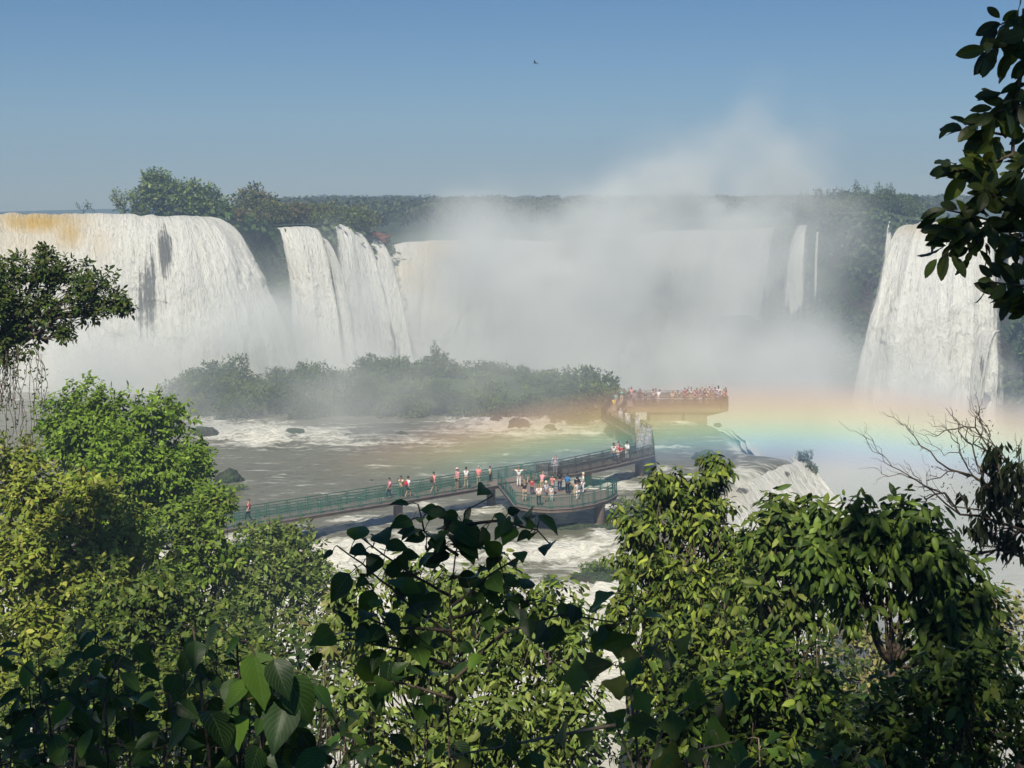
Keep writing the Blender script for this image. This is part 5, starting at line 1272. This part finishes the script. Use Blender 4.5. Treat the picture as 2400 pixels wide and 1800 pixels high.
# bare twigs and hanging narrow leaves at the right edge
def twig_tree():
    rs = np.random.default_rng(12); base = base_at(2560, 20); root = setp(empty('tree', base), 'sparse tree with bare branching twigs and hanging narrow dark leaves at the right edge', 'tree')
    mb = MB(); P, D, N, S = [], [], [], []
    def br(a, b_, r, lv):
        q = wander(a, b_, 6, .5, rs); mb.tube(q - base, np.linspace(r, r * .5, 6), 4)
        if lv == 0: return q
        for k in (2, 3, 4, 5):
            d = (q[-1] - q[0]) * .45; e = q[k] + d * (.6 + .5 * rs.random()) + rs.normal(size=3) * np.linalg.norm(d) * .3
            br(q[k], e, r * .5, lv - 1)
        return q
    f = W(2500, 1340, 20); mb.tube(wander(base, f, 6, .3, rs) - base, np.linspace(.12, .07, 6), 6)
    ends = [br(f, W(2290, 1090, 20), .03, 2), br(W(2420, 1160, 20), W(2260, 1000, 20), .018, 2), br(W(2450, 1250, 20), W(2225, 1100, 20), .025, 3), br(W(2470, 1280, 20), W(2215, 1155, 20), .025, 3), br(W(2440, 1240, 20), W(2345, 1060, 20), .02, 2), br(f, W(2290, 1300, 20), .025, 2), br(W(2500, 1250, 20), W(2330, 1290, 20), .03, 2)]
    for cx, cy_, r in ((2340, 1110, 34), (2390, 1090, 34), (2320, 1160, 34), (2370, 1170, 38), (2300, 1230, 26), (2370, 1260, 34), (2400, 1160, 40), (2330, 1060, 16)):
        for _ in range(28):
            c = W(cx + rs.normal() * r * .6, cy_ + rs.normal() * r * .6, 20 + rs.normal() * .2)
            for _ in range(3): P.append(c + rs.normal(size=3) * .03); D.append(np.array([rs.normal() * .35, rs.normal() * .35, -1])); N.append(np.array([rs.normal(), -1, .2])); S.append(.15 + rs.random() * .07)
    for e in ends:
        for _ in range(50): c = e[rs.integers(3, 6)] + rs.normal(size=3) * .12; P.append(c); D.append(rs.normal(size=3)); N.append(rs.normal(size=3)); S.append(.05)
    P, D, N, S = map(np.array, (P, D, N, S))
    leaf_mesh('crown', P - base, D, N, S, 'n', ((.02, .03, .015), (.03, .04, .02)), M_LEAF, root, rs); mb.build('trunk', M_BARK, root, True)
twig_tree()

# ------------------------------------------------------------------ shaded plants close to the viewpoint
def broad_plant(name, label, cat, base, stems, leaf, kind, pal, seed, per_stem=7, droop=.5, stem_r=.006, face=.6, jitter=.16, petiole=.6):
    """stems: lists of world points; leaves on petioles along and at the tip of each stem"""
    rs = np.random.default_rng(seed); base = np.array(base, float); root = setp(empty(name, base), label, cat)
    mb = MB(); P, D, N, S = [], [], [], []
    for st in stems:
        q = fine(st, .06); q = q + .01 * np.cumsum(rs.normal(size=q.shape), 0) * .3
        mb.tube(q - base, np.linspace(stem_r * 1.6, stem_r * .6, len(q)), 5)
        t = unit(q[-1] - q[max(0, len(q) - 4)])
        n = per_stem
        for i in range(n):
            k = int((len(q) - 1) * (1 - (i / n) ** 1.1 * .75)); th = i * 2.4 + rs.random()
            a = unit(np.cross(t, [.3, .5, .8])); b = np.cross(t, a); out = a * math.cos(th) + b * math.sin(th)
            out = unit(out + [0, 0, .25] + rs.normal(size=3) * .25); s = leaf * (1 + .25 * rs.normal()); s = max(leaf * .5, min(s, leaf * 1.5))
            e = q[k] + out * s * petiole; mb.tube(np.array([q[k], (q[k] + e) / 2 + [0, 0, .008], e]) - base, stem_r * .45, 3)
            P.append(e); D.append(unit(out * [1, 1, .4] + [0, 0, -droop] + rs.normal(size=3) * .25)); N.append(unit(np.array([0, -face, .9]) + rs.normal(size=3) * .4)); S.append(s)
    P, D, N, S = map(np.array, (P, D, N, S))
    leaf_mesh('leaves', P - base, D, N, S, kind, pal, M_LEAF_BIG, root, rs, .25); mb.build('stem', M_BARK_PALE if kind == 'lobed' else M_BARK, root, True)
    return root
SHADE = ((.025, .065, .014), (.035, .085, .02), (.02, .05, .02), (.05, .10, .018), (.08, .15, .02))  # greens lowered to carry the shade; the brightest stands for translucent glow
def S_(pts, Y): return [W(a, b, Y + (c[0] if c else 0)) for a, b, *c in pts]
# the sapling in the centre
stem = [(1062, 1830), (1056, 1640), (1068, 1500), (1060, 1400), (1078, 1300), (1100, 1200), (1165, 1165)]
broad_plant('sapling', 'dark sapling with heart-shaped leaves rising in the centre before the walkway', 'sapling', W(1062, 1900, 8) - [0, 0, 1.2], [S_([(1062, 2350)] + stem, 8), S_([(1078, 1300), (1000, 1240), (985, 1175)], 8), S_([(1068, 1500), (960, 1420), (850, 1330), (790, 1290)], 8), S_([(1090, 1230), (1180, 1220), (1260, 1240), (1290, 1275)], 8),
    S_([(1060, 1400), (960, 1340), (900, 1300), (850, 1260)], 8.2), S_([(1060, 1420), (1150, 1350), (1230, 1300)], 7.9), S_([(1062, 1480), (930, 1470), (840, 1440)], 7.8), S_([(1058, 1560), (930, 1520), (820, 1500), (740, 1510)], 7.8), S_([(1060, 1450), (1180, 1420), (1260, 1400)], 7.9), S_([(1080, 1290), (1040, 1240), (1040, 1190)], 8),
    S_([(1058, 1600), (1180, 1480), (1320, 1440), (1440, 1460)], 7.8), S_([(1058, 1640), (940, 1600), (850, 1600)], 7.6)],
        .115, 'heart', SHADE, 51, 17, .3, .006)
broad_plant('sapling', 'spindly plant with lobed maple-like leaves right of the central sapling', 'sapling', W(1500, 1950, 7) - [0, 0, 1.5], [S_([(1480, 2300), (1500, 1850), (1440, 1700), (1340, 1600), (1290, 1560)], 7), S_([(1500, 1850), (1560, 1700), (1640, 1640), (1720, 1620)], 7), S_([(1500, 1850), (1480, 1640), (1480, 1480), (1490, 1400)], 7.1), S_([(1440, 1700), (1300, 1720), (1150, 1750), (1050, 1770)], 6.8), S_([(1500, 1850), (1640, 1760), (1730, 1740)], 6.8), S_([(1480, 1560), (1560, 1500), (1620, 1510)], 7)],
    .12, 'lobed', ((.06, .13, .03), (.09, .15, .03), (.12, .13, .03), (.045, .10, .03)), 52, 10, .55, .006)
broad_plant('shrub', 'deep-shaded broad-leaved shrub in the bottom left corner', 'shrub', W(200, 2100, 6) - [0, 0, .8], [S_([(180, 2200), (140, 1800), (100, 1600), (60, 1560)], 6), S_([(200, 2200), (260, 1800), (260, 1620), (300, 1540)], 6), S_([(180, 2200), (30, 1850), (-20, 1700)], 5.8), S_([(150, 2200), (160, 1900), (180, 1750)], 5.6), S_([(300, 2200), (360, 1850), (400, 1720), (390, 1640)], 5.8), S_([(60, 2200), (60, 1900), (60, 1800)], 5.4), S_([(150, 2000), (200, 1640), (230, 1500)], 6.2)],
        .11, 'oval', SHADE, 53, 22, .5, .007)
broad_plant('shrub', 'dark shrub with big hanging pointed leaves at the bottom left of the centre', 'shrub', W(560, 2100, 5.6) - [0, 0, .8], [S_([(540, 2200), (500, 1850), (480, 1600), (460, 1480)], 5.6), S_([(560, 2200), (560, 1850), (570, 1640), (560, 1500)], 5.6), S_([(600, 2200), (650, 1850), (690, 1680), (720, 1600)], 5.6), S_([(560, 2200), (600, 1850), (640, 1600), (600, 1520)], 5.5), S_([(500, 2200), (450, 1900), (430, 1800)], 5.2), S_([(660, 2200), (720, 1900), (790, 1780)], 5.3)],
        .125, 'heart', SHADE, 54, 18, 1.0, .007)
broad_plant('shrub', 'low dark shrub with long leaves along the bottom between the sapling and the corner shrub', 'shrub', W(850, 2100, 6.2) - [0, 0, .8], [S_([(850, 2200), (830, 1900), (800, 1740), (760, 1680)], 6.2), S_([(850, 2200), (900, 1900), (940, 1780)], 6.2), S_([(820, 2200), (700, 1950), (640, 1860)], 6), S_([(880, 2200), (850, 1850), (880, 1680)], 6.4), S_([(860, 2200), (980, 1900), (1020, 1830)], 6.1)],
        .11, 'oval', SHADE, 55, 18, .5, .006)
broad_plant('shrub', 'dim shrub at the bottom edge right of the lobed-leaved plant', 'shrub', W(1700, 2100, 6.5) - [0, 0, .8], [S_([(1650, 2200), (1620, 1900), (1600, 1780)], 6.5), S_([(1700, 2200), (1760, 1900), (1800, 1800)], 6.5), S_([(1900, 2200), (1900, 1900), (1960, 1790)], 6.6)], .12, 'oval', SHADE, 56, 12, .5, .006)

rsb = np.random.default_rng(123)
for x0, x1, ytop, Yb, kd, lf, lb in ((-20, 240, 1500, 7.2, 'oval', .13, 'tangle of dark long-leaved shoots behind the bottom left corner shrub'), (230, 520, 1460, 7.4, 'heart', .12, 'dark shoots with pointed leaves under the half-shaded tree'),
                                     (500, 860, 1600, 7.6, 'oval', .12, 'dark leafy shoots left of the sapling stem'), (860, 1300, 1720, 7.2, 'oval', .10, 'dark low shoots at the foot of the sapling'), (1650, 2100, 1700, 7.5, 'lobed', .11, 'dim shoots with lobed leaves at the bottom right')):
    st = []
    for k in range(9):
        x = x0 + (x1 - x0) * (k + .5) / 9 + rsb.normal() * 15; yt = ytop + rsb.random() * 170; Yk = Yb + rsb.normal() * .3
        st.append(S_([(x + rsb.normal() * 40, 2150), (x + rsb.normal() * 25, 1850), (x, yt)], Yk))
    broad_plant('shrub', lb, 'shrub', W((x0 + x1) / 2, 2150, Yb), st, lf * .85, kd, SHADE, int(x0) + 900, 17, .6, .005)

# ------------------------------------------------------------------ the tall tree over the viewpoint: it shades the near plants and hangs a branch into view
def canopy_tree():
    rs = np.random.default_rng(77); base = np.array([6.5, -3.0, 24.3]); root = setp(empty('canopy_tree', base), 'tall tree over the viewpoint whose dark leafy branch hangs down the right edge', 'tree')
    mb = MB(); top = np.array([4.0, -5.0, 39.0])
    mb.tube(wander(base - [0, 0, .5], top, 9, .2, rs) - base, np.linspace(.38, .2, 9), 12)
    bl = [((x, y, z), (2.6, 2.6, 1.5)) for x, y, z in ((-10, -9, 40), (-6, -6, 41), (-2, -9, 41), (2, -7, 42), (6, -8, 41), (-8, -12, 41), (-4, -4.2, 40), (0, -4.6, 40), (4, -4.6, 40), (8, -5, 40), (-12, -6, 40), (-1, -12, 41), (5, -12, 41), (-9, -3.2, 39), (-3, -1.6, 39), (2.5, -1.4, 39.5), (7, -1.8, 39), (-14, -10, 40), (-6, 0.2, 38.5), (3.5, 2.5, 40))]
    for c, r in bl: mb.tube(wander(top, c, 6, .3, rs) - base, np.linspace(.14, .03, 6), 6)
    P, O = blob_points([(np.array(c), np.array(r)) for c, r in bl], 2.1, rs, .3)
    pos, D, N, S = crown_leaves(P, O, 8, .34, 'm', rs, .3)
    leaf_mesh('crown', pos - base, D, N, S, 'm', DARK, M_LEAF, root, rs)
    # the hanging branch
    Y = 7.0; b2 = MB(); P, D, N, S = [], [], [], []
    main = [top - [0, 0, 5], np.array([4.2, 4.0, 32.0])] + [W(a, b, Y) for a, b in ((2520, -250), (2440, -60), (2400, 120), (2375, 300), (2372, 430))]
    q = fine(main, .12); b2.tube(q - base, np.interp(np.arange(len(q)), [0, len(q) * .7, len(q)], [.07, .016, .008]), 6)
    subs = [[(2400, 60), (2360, 50), (2340, 60)], [(2398, 110), (2340, 110), (2305, 130)], [(2400, 170), (2370, 210), (2350, 240)], [(2385, 250), (2340, 260), (2300, 290)], [(2378, 320), (2320, 310), (2270, 310), (2240, 300)], [(2376, 360), (2320, 385), (2270, 395), (2235, 400)],
            [(2374, 430), (2340, 420), (2300, 400)], [(2440, 470), (2380, 500), (2330, 520), (2280, 505), (2210, 490)], [(2350, 512), (2300, 525), (2260, 540), (2210, 530)], [(2330, 520), (2300, 560), (2270, 590)], [(2300, 520), (2240, 570), (2210, 600)], [(2380, 500), (2340, 470), (2310, 440)], [(2440, 540), (2390, 560), (2340, 545)],
            [(2480, 690), (2400, 670), (2350, 665), (2320, 660)], [(2470, 700), (2400, 690), (2350, 700)], [(2480, 720), (2420, 715), (2380, 720)], [(2400, 20), (2395, 60)], [(2420, 200), (2400, 240)], [(2440, 380), (2400, 400), (2380, 440)], [(2420, 300), (2405, 330)], [(2445, 450), (2410, 460), (2390, 480)], [(2420, 110), (2408, 150)], [(2430, 600), (2400, 560)]]
    links = [[(2400, 120), (2440, 300), (2470, 470)], [(2470, 470), (2500, 690)], [(2440, 380), (2450, 540)]]
    for l in links: qq = np.array([W(a, b, Y + .1) for a, b in l]); b2.tube(fine(qq, .1) - base, .012, 5)
    for s_ in subs:
        qq = fine([W(a, b, Y + rs.normal() * .05) for a, b in s_], .035); b2.tube(qq - base, np.linspace(.008, .004, len(qq)), 4)
        n = 10 + int(len(qq) * .7)
        for i in range(n):
            k = int((len(qq) - 1) * (1 - (i / n) * .8)); t = unit(qq[-1] - qq[0] + 1e-6)
            th = rs.random() * 6.28; out = unit(np.array([math.cos(th), rs.normal() * .5, math.sin(th)]) + t * .9)
            e = qq[k] + out * .03; P.append(e); D.append(unit(out + [0, 0, -.35] + rs.normal(size=3) * .2)); N.append(unit(np.array([rs.normal() * .7, -.8, .5 + rs.normal() * .5]))); S.append(.105 * (1 + .25 * rs.normal()))
    P, D, N, S = map(np.array, (P, D, N, S))
    b2.build('hanging_branch', M_BARK, root, True)
    leaf_mesh('branch_leaves', P - base, D, N, S, 'oval', ((.03, .05, .015), (.05, .07, .015), (.10, .12, .02), (.025, .04, .015)), M_LEAF_BIG, root, rs, .3)
    mb.build('trunk', M_BARK, root, True)
canopy_tree()

def bird(px, py, Y, label, s=1.0):
    mb = MB(); mb.tube([(0, -.16, 0), (0, -.05, .01), (0, .12, .02), (0, .2, .03)], [.01, .045, .04, .012], 8)
    for k in (-1, 1): mb.add([(0, .05, .03), (0, -.06, .03), (k * .28, -.02, .12), (k * .5, -.1, .06), (k * .28, .06, .12)], [(0, 1, 2), (0, 2, 4), (4, 2, 3)])
    mb.add([(0, -.14, 0), (-.05, -.27, 0), (.05, -.27, 0)], [(0, 1, 2)])
    o = mb.build('bird', HR['black'], None, True); o.location = [float(v) for v in W(px, py, Y)]; o.rotation_euler = (0, .3, 1.2); o.scale = (s, s, s)
    setp(o, label, 'bird')
bird(1255, 148, 120, 'tiny dark bird high in the clear sky'); bird(872, 1126, 112, 'small dark bird low over the calm river water', .6)
